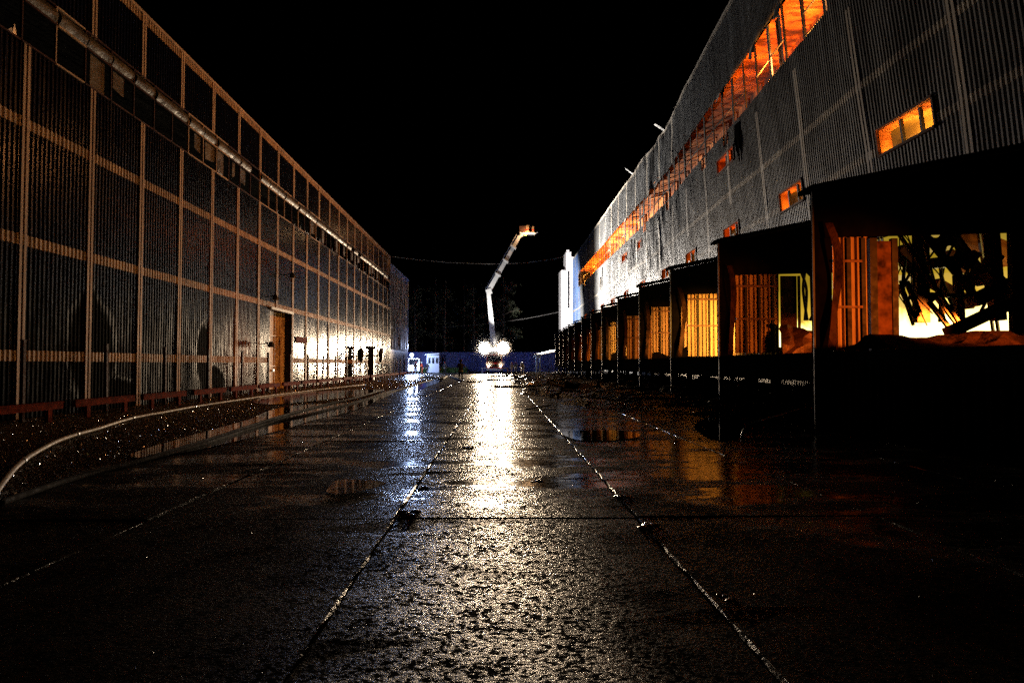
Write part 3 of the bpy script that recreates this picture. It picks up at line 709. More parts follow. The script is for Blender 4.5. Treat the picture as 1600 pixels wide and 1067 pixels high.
# ------------------------------------------------------------------ loading docks
YK = [15.03, 21.55, 27.6, 33.8, 39.9, 46.1, 51.4, 57.2, 62.8, 68.3, 73.7, 78.5, 84.0]
XS = 6.9
def lateral(name, x0, x1, z0, z1, mat, parent, y=.075, pitch=.15):
    return corrugated(x0 - XS, x1 - XS, [z0, (z0 + z1) / 2, z1], lambda u, z, d: Vector((u, y - d, z)), pitch, .05, None, name, mat, parent)
for k, Y in enumerate(YK):
    d = empty('loading_dock', (XS, Y, 0))
    desc = ['nearest dock, its side broken open onto the fire', 'second from the camera, a crumpled panel inside', 'third dock from the camera, brightest yellow lit sheets', 'fourth dock from the camera, amber sheets crossed by rails']
    tag(d, 'soot-black loading dock shelter on legs, ' + (desc[k] if k < 4 else f'{ORD[k]} from the camera along the burning wall'), 'loading dock', 'loading docks along the burning warehouse')
    nxt = (YK[k + 1] if k + 1 < len(YK) else Y + 5.5); dep = .6
    g = MB(); g.beam((0, 0, -.05), (0, 0, 5.2), .12, .12, 0, up=(0, 1, 0)); po = g.build('post', M['soot_matt'], d)
    MB().box((-.085, -.088, 0), (-.045, -.062, 5.15)).build('rim_light_strip', M['dull_edge'], po)  # pale strip stands in for lamplight catching the post's edge
    xr = 9.5                                              # distance from street edge to wall
    sl = .205
    # sloping roof with an overhanging eave
    g = MB(); g.hexa([(-.10, -.12, 5.20), (xr, -.12, 5.20 + sl * xr), (xr, dep, 5.20 + sl * xr), (-.10, dep, 5.20), (-.10, -.12, 5.30), (xr, -.12, 5.30 + sl * xr), (xr, dep, 5.30 + sl * xr), (-.10, dep, 5.30)])
    g.build('roof', M['soot_matt'], d)
    zl = 4.16
    g = MB(); hx = xr if k == 0 else 4.3; g.hexa([(.06, 0, zl), (hx, 0, zl + .03 * hx), (hx, .06, zl + .03 * hx), (.06, .06, zl), (.06, 0, 5.17), (hx, 0, 5.17 + sl * hx), (hx, .06, 5.17 + sl * hx), (.06, .06, 5.17)])
    g.build('header', M['soot_matt'], d)
    g = MB(); ny0 = (-6.6 if k == 0 else -(Y - YK[k - 1]) + .1); g.box((.03, ny0, 1.02), (xr, -.05 if k else -.05, 1.10)); g.box((.03, ny0, 1.104), (.12, -.05, 1.66)); g.box((.14, -.2, 1.104), (xr, -.06, 1.66))
    g.build('platform', M['soot_matt'], d)
    for lx, ly in ((.1, -2.1), (.1, -4.1), (3.2, -.3), (6.4, -.3)):
        if ly < ny0: continue
        g = MB(); g.beam((lx, ly, -.05), (lx, ly, 1.018), .16, .16, 0, up=(0, 1, 0)); g.build('leg', M['soot_matt'], d)
    # pillar leaf and bent curtain
    pw = .38
    g = MB(); g.box((.06, .02, 1.66), (pw, .10, zl)); g.build('jamb', M['soot_matt'], d)
    g = MB(); n = 10; sw = random.uniform(.05, .38)
    for i in range(n + 1):
        q = i / n; xx = pw - .05 + sw * math.sin(q * math.pi) * (.3 + .7 * (1 - q)); zz = zl + .3 - (zl - 1.7 + .3) * q
        g.v += [(xx - .15, -.12 - .05 * math.sin(q * 9), zz), (xx, -.16 - .08 * math.sin(q * 7), zz)]
    for i in range(n): g.f.append((2 * i, 2 * i + 1, 2 * i + 3, 2 * i + 2)); g.m.append(0)
    g.build('torn_curtain', M['char'], d)
    # lit side wall
    if k == 0:
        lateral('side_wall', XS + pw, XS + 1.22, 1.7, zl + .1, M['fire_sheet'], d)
        g = MB()
        for a_, b_ in (((.70, -.02, 1.7), (.79, .05, zl)), ((1.02, -.02, 1.7), (1.11, .05, zl)), ((1.22, 0, 1.68), (1.38, .12, zl)), ((1.72, .02, 1.9), (1.85, .14, zl)), ((4.36, 0, 1.5), (4.8, .14, zl + .2))): MB().box(a_, b_).build('upright', M['soot'], d)
        for zz in (2.62, 3.62): MB().box((pw, -.05, zz), (1.02, -.022, zz + .05)).build('rail', M['burnt_steel'], d)
        g = MB(); g.hexa([(1.39, .03, 1.95), (1.70, .03, 1.90), (1.70, .08, 1.90), (1.39, .08, 1.95), (1.36, .03, 4.1), (1.70, .03, 4.1), (1.70, .08, 4.1), (1.36, .08, 4.1)]); g.build('board', M['plywood'], d)
        # crumpled lining sheets lying on the floor of the dock
        g = MB(); nx2, ny2 = 26, 10
        for i in range(nx2 + 1):
            for j in range(ny2 + 1):
                xx = .4 + 6.5 * i / nx2; yy = -2.4 + 2.3 * j / ny2
                e = math.sin(math.pi * j / ny2)
                zz = 1.68 + .22 * e + .25 * e * noise.noise(Vector((xx * .9, yy * 1.3, 2))) + .1 * noise.noise(Vector((xx * 2.5, yy * 3, 2))) + (.22 if j == ny2 else 0) * min(1, xx) + .03 * xx * e
                g.v.append((xx, yy, zz))
        for i in range(nx2):
            for j in range(ny2): q = i * (ny2 + 1) + j; g.f.append((q, q + ny2 + 1, q + ny2 + 2, q + 1)); g.m.append(0)
        g.build('fallen_lining', M['char'], d)
        # skirt sheets down the street side
        corrugated(-6.5, -.1, [.02, .55, 1.40], lambda u, z, dd: Vector((.02 - dd, u, z)), .26, .03, None, 'skirt', M['soot_matt'], d)
        g = MB(); g.beam((4.9, .2, 2.95), (2.9, .1, 2.05), .04, .28, 0); g.build('fallen_slat_panel', M['burnt_steel'], d)
    elif k == 1:
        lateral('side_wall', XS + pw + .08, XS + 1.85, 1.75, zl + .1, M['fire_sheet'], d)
        g = MB()
        for xx in (.78, 1.20, 1.62, 2.45): MB().box((xx, -.02, 1.7), (xx + .07, .05, zl)).build('upright', M['soot'], d)
        for zz in (2.78, 3.8): MB().box((pw + .1, -.05, zz), (1.8, -.022, zz + .06)).build('rail', M['burnt_steel'], d)
        g = MB(); g.box((1.92, .02, 1.7), (2.42, .08, zl)); g.build('board', M['plywood'], d)
        g = MB(); nn = 6
        for i in range(nn + 1):
            for j in range(nn + 1):
                xx = 1.75 + 1.3 * i / nn; zz = 1.7 + .95 * j / nn * (1 - .3 * i / nn) + .12 * noise.noise(Vector((i * .9, j * .8, 3)))
                g.v.append((xx, -.5 - .25 * noise.noise(Vector((i * .7, j * .9, 5))) + .2 * j / nn, zz))
        for i in range(nn):
            for j in range(nn): q = i * (nn + 1) + j; g.f.append((q, q + nn + 1, q + nn + 2, q + 1)); g.m.append(0)
        g.build('crumpled_panel', M['burnt_steel'], d)
    else:
        gap = random.uniform(0, .25)
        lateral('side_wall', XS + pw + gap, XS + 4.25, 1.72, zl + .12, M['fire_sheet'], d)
        g = MB()
        for xx in (.78 + gap, 1.25 + gap, 2.1, 3.0): MB().box((xx, -.02, 1.7), (xx + .055, .05, zl)).build('upright', M['soot'], d)
        for zz in (2.9, 3.95): MB().box((pw + gap, -.05, zz), (3.5, -.022, zz + .055)).build('rail', M['burnt_steel'], d)
        if k in (3, 5, 7):
            g = MB(); n = 8
            g.v = [(pw + gap - .05, -.10, 1.66)] + [(pw + gap + 2.4 * i / n, -.10, 1.66 + [.25, .35, .2, .12, .25, .5, .62, .7, .75][i] * (1.5 if k == 5 else 1)) for i in range(n + 1)] + [(pw + gap + 2.4, -.10, 1.66)]
            g.f = [tuple(range(len(g.v)))]; g.m = [0]; g.build('rubble_heap', M['soot_matt'], d)
# fire light reaching the side walls, from within the building
DP = [(1800, (1, .17, .012)), (2600, (1, .19, .015)), (4600, (1, .40, .05)), (2200, OR2), (600, OR1), (1800, YE), (700, OR2), (600, OR1), (520, OR1), (260, OR1), (120, OR1), (60, OR1)]
for k, (pw_, c) in enumerate(DP):
    Y = YK[k]
    lx, dy = (11.5, 5.0) if k == 0 else (11.9, 4.6) if k == 1 else (11.0, 4.4)
    light('fire_light', 'SPOT', (lx, Y - dy, 2.5), pw_ * (1.3 if k > 1 else 1.6), c, (8.0 if k < 2 else 8.4, Y, 2.8), spot_size=R(36), spot_blend=.6, shadow_soft_size=.22)
for Y in (30.9, 37.6, 46.6, 58.4):   # flames behind the upper band throw orange light over the yard
    light('fire_light', 'SPOT', (rx(Y, 18) + .9, Y, 18.4), 4.6e3, (1, .36, .10), (-12.3, Y - 6, 6), spot_size=R(110), spot_blend=.8, shadow_soft_size=.5)
# wreckage inside the nearest dock
def wreck(a, b, Y, w, name, label, mat='steel_dark', holes=False, Y2=None):
    A = at(*a, Y); B = at(*b, Y if Y2 is None else Y2); g = MB()
    if not holes: g.beam(A, B, w, w * .7)
    elif w > .4:      # web plate with round holes and two flanges
        dv = (B - A); L = dv.length; dv.normalize(); side = dv.cross(Vector((0, 1, 0))).normalized(); n = max(3, int(L / (w * 1.15))); c_ = L / n; dep_ = Vector((0, .02, 0))
        for i in range(n):
            c = A + dv * (c_ * (i + .5)); sq = []; ho = []
            for q in range(12):
                t = 2 * math.pi * q / 12; ct, s_ = math.cos(t), math.sin(t); m_ = max(abs(ct), abs(s_))
                sq.append(c + dv * (ct / m_ * c_ / 2) + side * (s_ / m_ * w / 2)); ho.append(c + dv * (ct * w * .27) + side * (s_ * w * .27))
            for q in range(12):
                q2 = (q + 1) % 12
                g.quad([sq[q], sq[q2], ho[q2], ho[q]]); g.quad([sq[q] + dep_, ho[q] + dep_, ho[q2] + dep_, sq[q2] + dep_]); g.quad([ho[q], ho[q2], ho[q2] + dep_, ho[q] + dep_])
        for s in (-.5, .5): g.beam(A + side * s * w, B + side * s * w, .06, .18, up=(0, 0, 1))
    else:
        dv = (B - A); L = dv.length; dv.normalize(); side = dv.cross(Vector((0, 1, 0))).normalized(); n = int(L / .33)
        for s in (-.5, .5):
            g.beam(A + side * s * w * .86, B + side * s * w * .86, .10, .10, up=(0, 1, 0)); 
        for i in range(n + 1):
            c = A + dv * (L * i / n); g.beam(c - side * w * .38, c + side * w * .38, .06 if i % 2 else .16, .03, up=(0, 1, 0))
    return tag(g.build(name, M[mat]), label, 'steel beam', 'collapsed steel in the nearest dock')
wreck((1462, 345), (1556, 462), 17.6, .52, 'perforated_beam', 'wide perforated steel beam slanting down across the bright fire', holes=True)
wreck((1450, 335), (1448, 503), 18.2, .34, 'steel_column', 'thick dark steel column standing in front of the fire')
wreck((1408, 352), (1508, 503), 17.2, .10, 'steel_bar', 'long thin bar leaning from upper left across the fire')
wreck((1455, 380), (1487, 505), 17.4, .07, 'steel_bar', 'thin bar leaning against the dark steel column')
wreck((1505, 400), (1525, 460), 17.8, .07, 'steel_bar', 'short thin bar below the perforated beam')
wreck((1460, 410), (1510, 405), 18.6, .40, 'steel_beam', 'level dark beam joining the steel column to the perforated beam', Y2=18.8)
wreck((1462, 458), (1530, 462), 18.3, .14, 'steel_beam', 'thin level tie below the level dark beam')
wreck((1508, 428), (1510, 500), 18.7, .22, 'steel_column', 'short upright standing right of the dark steel column', 'burnt_steel')
wreck((1420, 440), (1440, 490), 17.4, .22, 'lattice_beam', 'small lattice strut at lower left of the fire', holes=True)
wreck((1466, 465), (1502, 512), 17.4, .26, 'lattice_beam', 'lattice beam at the bottom of the opening with holes showing fire', holes=True)
wreck((1560, 300), (1572, 500), 17.0, .30, 'steel_column', 'leaning burnt column at the right of the fire', 'burnt_steel')
wreck((1555, 420), (1600, 470), 16.8, .34, 'steel_beam', 'dark beam fallen in the right corner of the opening')
wreck((1497, 352), (1590, 480), 18.5, .16, 'steel_beam', 'slim beam lying behind the perforated beam')
wreck((1535, 392), (1520, 415), 17.5, .30, 'bracket_plate', 'bent bracket plate on the perforated beam', 'burnt_steel')
wreck((1570, 395), (1540, 440), 17.2, .36, 'bracket_plate', 'large bent plate hanging right of the fire', 'burnt_steel')
wreck((1530, 470), (1590, 440), 16.6, .38, 'steel_beam', 'heavy charred beam blocking the lower right of the opening', 'soot')
for (a, b, w) in (((1500, 360), (1600, 400), .8), ((1490, 395), (1600, 455), .5), ((1470, 440), (1530, 475), .45), ((1415, 385), (1450, 425), .6)):
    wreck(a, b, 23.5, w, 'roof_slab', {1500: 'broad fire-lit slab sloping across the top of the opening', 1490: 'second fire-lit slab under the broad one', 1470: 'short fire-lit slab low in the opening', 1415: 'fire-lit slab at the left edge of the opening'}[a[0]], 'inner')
for k in range(9):
    a = (random.uniform(1412, 1445), random.uniform(350, 420)); b = (a[0] + random.uniform(5, 50), a[1] + random.uniform(40, 100))
    A = at(*a, 17); B = at(*b, 17.6); mid = (A + B) / 2 + Vector((random.uniform(-.3, .3), 0, random.uniform(-.3, .3)))
    tag(MB().tube(catmull([A, mid, B], 6), .016, 5).build('hanging_cable', M['soot']), 'thin burnt cable dangling in the nearest dock opening', 'cable', 'burnt cables dangling in the nearest dock')
WORDS = ['leftmost', 'second from left', 'third from left', 'fourth from left', 'middle', 'right of the middle', 'fourth from right', 'third from right', 'second from right', 'rightmost']
for k in range(10):
    x0 = 1425 + 16 * k; a_ = (x0, random.uniform(342, 400)); b_ = (x0 + random.uniform(-50, 60), random.uniform(455, 508))
    A = at(*a_, 19.2); B = at(*b_, 19.6); mid = (A + B) / 2 + Vector((random.uniform(-.35, .35), 0, random.uniform(-.3, .3)))
    tag(MB().tube(catmull([A, mid, B], 5), random.uniform(.025, .06), 6).build('twisted_rod', M[random.choice(['soot', 'burnt_steel'])]), f'twisted rod hanging behind the collapsed beams before the fire, {WORDS[k]}', 'rod', 'twisted rods before the fire')
for k in range(4):
    A = at(1258 + 5 * k, 425, 23.5); B = at(1262 + 4 * k, 500, 23.5); mid = (A + B) / 2 + Vector((random.uniform(-.5, .5), 0, .2))
    tag(MB().tube(catmull([A, mid, B], 6), .05, 5).build('bent_bar', M['soot']), 'bent black bar against the yellow gap of the second dock', 'bar', 'bent bars in the second dock')

# ------------------------------------------------------------------ burnt rubble in front of the docks
g = MB(); nx, ny = 60, 170
for i in range(nx + 1):
    for j in range(ny + 1):
        x = 1.0 + 13.5 * i / nx; y = 19.0 + 76 * j / ny
        edge = min(1, max(0, (x - (1.1 + 1.6 * noise.noise(Vector((y * .23, 0, 4))) + max(0, (30 - y)) * .30)) / 1.5)) * min(1, max(0, (y - 19.5) / 3))
        h = noise.fractal(Vector((x * .55, y * .3, 0)), 1.0, 2.0, 5)
        h2 = noise.noise(Vector((x * 2.2, y * 1.1, 6)))
        z = -.06 + edge * (.13 + .28 * max(0, h + .25) + .10 * h2 + .012 * (x - 1))
        g.v.append((x, y, z))
for i in range(nx):
    for j in range(ny): q = i * (ny + 1) + j; g.f.append((q, q + ny + 1, q + ny + 2, q + 1)); g.m.append(0)
tag(g.build('rubble', M['ash'], smooth=False), 'black wet ash and rubble spread before the loading docks', 'rubble', kind='stuff')

def arc(x, y, r, h, ang, tube_r, tail=1.2):
    d = Vector((math.cos(ang), math.sin(ang), 0)); pts = []
    for i in range(9):
        t = math.pi * .5 * i / 8; pts.append(Vector((x, y, .0)) + d * (r - r * math.cos(t)) + Vector((0, 0, h * math.sin(t))))
    pts.append(pts[-1] + d * tail + Vector((0, 0, random.uniform(-.15, .25))))
    return MB().tube(pts, tube_r, 7)
x, y, _ = on_ground(1160, 686)
tag(arc(x, y, .45, .33, .25, .032, .8).build('bent_pipe', M['edge'], smooth=True), 'pale hooped pipe curving out of the wet slabs, nearest the camera', 'pipe')
x, y, _ = on_ground(1245, 655)
g = MB(); g.beam((x - .1, y, .10), (x + .95, y + .25, .30), .06, .05)
tag(g.build('steel_bar', M['rust_red']), 'red-lit steel bar lying behind the hooped pipe', 'bar')  # red glow of the fire put into the bar's colour
LOOK = {'soot': 'soot black', 'burnt_steel': 'burnt brown', 'steel_dark': 'dark grey', 'edge': 'bare silvery', 'rust_red': 'rust red', 'pale_trim': 'pale'}
lab = {'bent_sheet': ('crumpled dark metal sheet lying in the rubble before the docks', 'sheet', 'crumpled sheets in the rubble'),
       'steel_bar': ('thin steel bar lying in the rubble before the docks', 'bar', 'steel bars in the rubble'),
       'bent_pipe': ('curved pipe end sticking up from the rubble before the docks', 'pipe', 'curved pipes in the rubble'),
       'hose_loop': ('dark fire hose looped over the rubble before the docks', 'hose', 'hose loops in the rubble')}
def in_rubble():
    y = 20.5 + 66 * random.random() ** 1.5; x = random.uniform(1.8 + max(0, 30 - y) * .25, 8.5); return x, y
for k in range(34):
    x, y = in_rubble(); g = MB(); n = 5; L = random.uniform(.6, 2.0); w = random.uniform(.3, .8); a = random.uniform(0, 3.14); ca, sa = math.cos(a), math.sin(a); hh = random.uniform(.12, .38)
    for i in range(n + 1):
        for j in range(3):
            u = (i / n - .5) * L; v = (j / 2 - .5) * w; z = .14 + hh * abs(noise.noise(Vector((k * 3.1 + i * .6, j * .7, 1)))) * 1.8 + (.10 if i in (0, n) else 0) * random.random()
            g.v.append((x + u * ca - v * sa, y + u * sa + v * ca, z))
    for i in range(n):
        for j in range(2): q = i * 3 + j; g.f.append((q, q + 3, q + 4, q + 1)); g.m.append(0)
    mt = random.choice(['soot', 'burnt_steel', 'steel_dark', 'edge']); tag(g.build('bent_sheet', M[mt]), f'crumpled {LOOK[mt]} metal sheet lying in the rubble before the docks', 'sheet', f'crumpled {LOOK[mt]} sheets in the rubble')
for k in range(75):
    x, y = in_rubble(); a = random.uniform(-.6, .6) if random.random() < .7 else random.uniform(0, 3.14); L = random.uniform(.5, 2.6); z = random.uniform(.16, .32)
    g = MB(); g.beam((x, y, z), (x + L * math.cos(a), y + L * math.sin(a), z + random.uniform(-.05, .2)), random.uniform(.03, .09), random.uniform(.03, .07))
    mt = random.choice(['edge', 'burnt_steel', 'edge', 'edge', 'pale_trim', 'pale_trim']); tag(g.build('steel_bar', M[mt]), f'thin {LOOK[mt]} bar lying in the rubble before the docks', 'bar', f'thin {LOOK[mt]} bars in the rubble')
for k in range(32):
    x, y = in_rubble(); g = arc(x, y, random.uniform(.25, .5), random.uniform(.3, .55), random.uniform(-.5, .6), random.uniform(.02, .05), random.uniform(.4, 1.2))
    mt = random.choice(['edge', 'soot', 'steel_dark']); tag(g.build('bent_pipe', M[mt], smooth=True), f'curved {LOOK[mt]} pipe end sticking up from the rubble before the docks', 'pipe', f'curved {LOOK[mt]} pipes in the rubble')
for k in range(12):
    x, y = in_rubble(); pts = []; a = random.random() * 6.28; rr = random.uniform(.5, 1.4)
    for i in range(8):
        a += random.uniform(.3, .8); pts.append(Vector((x + rr * math.cos(a) * 1.5 + i * .15, y + rr * math.sin(a), .22 + .10 * math.sin(i * 1.7))))
    tag(MB().tube(catmull(pts, 5), .04, 7).build('hose_loop', M['hose_dark'], smooth=True), *lab['hose_loop'])
# debris spilling onto the slabs further off, left of the rubble
for k in range(16):
    x = random.uniform(-2.6, 3.0); y = random.uniform(38, 95); L = random.uniform(.8, 3.5); a = random.uniform(-.35, .35); pts = [Vector((x + L * i / 5 * math.cos(a), y + L * i / 5 * math.sin(a) + random.uniform(-.25, .25), .06)) for i in range(6)]
    tag(MB().tube(catmull(pts, 4), random.uniform(.04, .09), 6).build('charred_timber', M['soot'], smooth=True), 'charred strip of debris lying on the bright wet slabs', 'debris', 'charred strips on the slabs')
x, y, _ = on_ground(824, 642)
g = MB(); g.beam((x, y, .06), (x + .75, y + 1.1, .12), .12, .04); tag(g.build('charred_board', M['soot']), 'charred board lying at the near left corner of the rubble', 'board')
for px, py, s in ((971, 775, .06), (1010, 822, .05), (730, 700, .05), (662, 762, .03), (640, 802, .05), (1130, 935, .03), (838, 752, .05)):
    x, y, _ = on_ground(px, py); g = MB()
    for q in range(5):
        g.ball((x + random.uniform(-s, s) * 1.5, y + random.uniform(-s, s) * 2, .015 + s * .08), s * random.uniform(.4, .9), 7, 4, sc=(1.2, 1.2, .35))
    tag(g.build('mud_clod', M['ash']), 'dark clump of mud and ash at a slab joint', 'mud clump', 'mud clumps at the slab joints')

# ------------------------------------------------------------------ hoses on the left
def hose(px, name, label, r, mat, couplings=(), z=.0):
    pts = catmull([Vector(on_ground(a, b, 0)) for a, b in px], 8)
    pts = [Vector((p.x, p.y, r + .01 + z + .006 * noise.noise(p * 1.5))) for p in pts]
    root = empty(name, pts[0]); o0 = pts[0]
    MB().tube([p - o0 for p in pts], r, 10).build('hose_line', M[mat], root, smooth=True)
    for c in couplings:
        i = int(c * (len(pts) - 2)); a, b = pts[i], pts[i + 1]; d = (b - a).normalized()
        MB().tube([a - d * .06 - o0, a + d * .06 - o0], r * 1.25, 10).build('coupling', M['edge'], root, smooth=True)
    return tag(root, label, 'hose')
hose([(-60, 900), (0, 792), (14, 765), (40, 732), (68, 710), (110, 688), (165, 671), (215, 655), (262, 646), (310, 637), (360, 629), (420, 620), (500, 610), (570, 602)],
     'fire_hose', 'thick tan canvas fire hose curving from the lower left corner', .036, 'hose', (.12, .27, .42, .55, .7), .01)
hose([(10, 790), (120, 752), (230, 722), (330, 694), (420, 664), (520, 640), (620, 611), (655, 600), (676, 594)],
     'fire_hose', 'dark fire hose running along the puddle beside the slabs', .035, 'hose_dark')
hose([(240, 718), (330, 690), (430, 656), (500, 636), (560, 622), (600, 610)],
     'fire_hose', 'second dark hose lying in the long puddle, left of the other', .03, 'hose_dark', (), .01)
hose([(655, 591), (668, 590), (690, 593), (700, 589), (715, 593), (722, 596)], 'fire_hose', 'dark hose lying behind the walking firefighter', .07, 'hose_dark')

# ------------------------------------------------------------------ fire engine with aerial platform
T = empty('aerial_platform_truck', (-.65, TRUCK_Y, 0)); tag(T, 'fire engine with floodlights blazing and a raised white boom at the end of the yard', 'fire engine')
g = MB()
g.hexa([(-1.25, 0, .75), (1.25, 0, .75), (1.25, 2.3, .75), (-1.25, 2.3, .75), (-1.2, .18, 3.0), (1.2, .18, 3.0), (1.2, 2.3, 3.0), (-1.2, 2.3, 3.0)]); g.build('cab', M['truck_red'], T)
MB().hexa([(-1.08, .055, 1.75), (1.08, .055, 1.75), (1.08, .075, 1.75), (-1.08, .075, 1.75), (-1.02, .13, 2.75), (1.02, .13, 2.75), (1.02, .15, 2.75), (-1.02, .15, 2.75)]).build('windscreen', M['glass'], T)
MB().box((-1.22, -.25, .45), (1.22, -.01, .78)).build('bumper', M['truck_white'], T)
MB().box((-.8, -.03, .95), (.8, .02, 1.35)).build('grille', M['steel_dark'], T)
MB().box((-1.2, 2.4, 1.0), (1.2, 10.5, 2.2)).build('body', M['truck_red'], T)
MB().box((-1.21, 2.39, 1.4), (1.21, 10.52, 1.55)).build('stripe', M['truck_white'], T)
for wx in (-1.1, 1.1):
    for wy in (1.2, 6.8, 8.2):
        w = MB().tube([(wx - .17, wy, .52), (wx + .17, wy, .52)], .52, 18).build('wheel', M['rubber'], T)
        MB().tube([(wx + (.175 if wx > 0 else -.175) - .02, wy, .52), (wx + (.175 if wx > 0 else -.175) + .02, wy, .52)], .28, 12).build('rim', M['edge'], w)
for hx in (-.95, .95):
    MB().ball((hx, -.02, 1.05), .13, 10, 6, sc=(1, .4, 1)).build('headlight', M['lamp'], T)
for ox in (-2.7, 2.9):
    MB().beam((0, 3.2, .8), (ox * .72, 3.2, .8), .25, .2).beam((ox * .72, 3.2, .85), (ox * .72, 3.2, .0), .16, .16).box((ox * .72 - .3, 2.95, 0), (ox * .72 + .3, 3.45, .06)).build('outrigger', M['truck_white'], T)
for lx in (-1.5, 1.35):      # floodlights on arms over the cab
    MB().beam((0, .5, 3.1), (lx, .2, 3.55), .08, .08).build('lamp_arm', M['steel_dark'], T)
    h = MB().tube([(lx, .18, 3.9), (lx, -.08, 3.9)], 1.0, 20).build('floodlight', M['black'], T)
    for ring, cnt in ((0, 1), (.46, 6), (.76, 10)):
        for q in range(cnt):
            t = 6.2832 * q / cnt; MB().ball((lx + ring * math.cos(t), -.11, 3.9 + ring * math.sin(t)), .20, 12, 6, sc=(1, .25, 1)).build('lens', M['lamp'], h)
MB().box((-.55, 2.6, 2.25), (.55, 4.2, 3.2)).tube([(0, 3.4, 2.2), (0, 3.4, 3.7)], .5, 14).build('turntable', M['truck_white'], T)
e0 = Vector((-.05, 3.4, 3.5)); 
P1 = at(763, 455, TRUCK_Y + 3.4) - Vector((-.65, TRUCK_Y, 0)); P0 = at(770, 530, TRUCK_Y + 3.4) - Vector((-.65, TRUCK_Y, 0)); P2 = at(812, 368, TRUCK_Y + 3.4) - Vector((-.65, TRUCK_Y, 0))
g = MB(); g.beam(P0 + Vector((.1, 0, -.8)), P1, .85, .8, w2=.62, h2=.6); g.beam(P1 + Vector((-.35, 0, -.2)), P1 + Vector((.5, 0, .1)), .9, .8); g.build('lower_boom', M['truck_white'], T)
g = MB(); g.beam(P1, P2, .75, .7, w2=.55, h2=.5)
dv = (P2 - P1).normalized(); pn = dv.cross(Vector((0, 1, 0))).normalized()
for q in (.3, .55, .8):
    c = P1 + (P2 - P1) * q; g.beam(c - dv * .12, c + dv * .12, 1.0, .95)
for q in range(12):
    c0 = P1 + (P2 - P1) * (q / 12); c1 = P1 + (P2 - P1) * ((q + 1) / 12)
    g.beam(c0 + pn * (.55 if q % 2 else .38), c1 + pn * (.38 if q % 2 else .55), .06, .06)
g.beam(P1 + pn * .58, P2 + pn * .58, .08, .08); g.build('upper_boom', M['truck_white'], T)
B0 = P2 + Vector((.4, 0, .35))
bk = MB().box(tuple(B0 + Vector((-.4, -.7, -.05))), tuple(B0 + Vector((2.1, .7, .12)))).beam(P2, B0 + Vector((.5, 0, 0)), .4, .4).build('basket', M['truck_white'], T)
def bx(a, b, name, mat): MB().box(tuple(B0 + Vector(a)), tuple(B0 + Vector(b))).build(name, M[mat], bk)
bx((-.45, -.72, .15), (.5, .72, 1.15), 'side_panel', 'burnt_steel'); bx((.55, -.76, .2), (1.05, -.68, 1.25), 'side_panel', 'jacket_tan'); bx((.56, -.79, .45), (1.04, -.765, .62), 'stripe', 'truck_red')
bx((1.55, -.76, .2), (1.85, -.68, 1.1), 'side_panel', 'jacket_tan'); bx((1.56, -.79, .45), (1.84, -.765, .6), 'stripe', 'truck_red'); bx((1.1, -.74, .98), (1.52, -.70, 1.03), 'rail', 'steel_dark')
MB().ball(B0 + Vector((.55, -.55, -.22)), .17, 10, 6).build('warning_lamp', M['lamp_amber'], bk)
MB().beam(B0 + Vector((1.95, 0, .0)), B0 + Vector((2.45, 0, .28)), .4, .1).build('step', M['truck_white'], bk)
light('basket_lamp', 'POINT', tuple(B0 + Vector((-.65 + .9, TRUCK_Y - 1.4, -.15))), 420, (1, .55, .25), shadow_soft_size=.1)

MB().box((-1.3, .1, 3.35), (1.05, .3, 4.05)).build('glow_bar', M['truck_white'], T)  # bar and glowing lenses added to merge the floodlights into one blaze
for q in range(4): MB().ball((-.85 + .48 * q, .04, 3.7), .24, 12, 6, sc=(1, .25, 1)).build('lens', M['lamp'], T)  # added glowing lenses, not lamps of the engine
# volume added to spread a soft glow round the lamps
m = bpy.data.materials.new('spray'); m.use_nodes = True; nt = m.node_tree; nt.nodes.remove(nt.nodes['Principled BSDF'])  # material of the added lamp glow volume, not water
pv = nt.nodes.new('ShaderNodeVolumePrincipled'); pv.inputs['Color'].default_value = (.95, .9, .85, 1); pv.inputs['Anisotropy'].default_value = .75
tc = nt.nodes.new('ShaderNodeTexCoord'); gr = nt.nodes.new('ShaderNodeVectorMath'); gr.operation = 'LENGTH'; nt.links.new(tc.outputs['Object'], gr.inputs[0])
mr = nt.nodes.new('ShaderNodeMapRange'); mr.inputs[1].default_value = 0.0; mr.inputs[2].default_value = 1.0; mr.inputs[3].default_value = 1.0; mr.inputs[4].default_value = 0.0; nt.links.new(gr.outputs['Value'], mr.inputs[0])
pw = nt.nodes.new('ShaderNodeMath'); pw.operation = 'POWER'; pw.inputs[1].default_value = 2.2; nt.links.new(mr.outputs[0], pw.inputs[0])
ml = nt.nodes.new('ShaderNodeMath'); ml.operation = 'MULTIPLY'; ml.inputs[1].default_value = .34; nt.links.new(pw.outputs[0], ml.inputs[0])
nt.links.new(ml.outputs[0], pv.inputs['Density']); nt.links.new(pv.outputs[0], nt.nodes['Material Output'].inputs['Volume'])
bloomo = MB().ball((0, 0, 0), 1, 20, 12).build('lamp_bloom', m, smooth=True); bloomo.location = (-.8, TRUCK_Y - 1.0, 3.9); bloomo.scale = (4.8, 2.6, 3.1)
tag(bloomo, 'added glow volume round the floodlights', 'spray', kind='stuff')

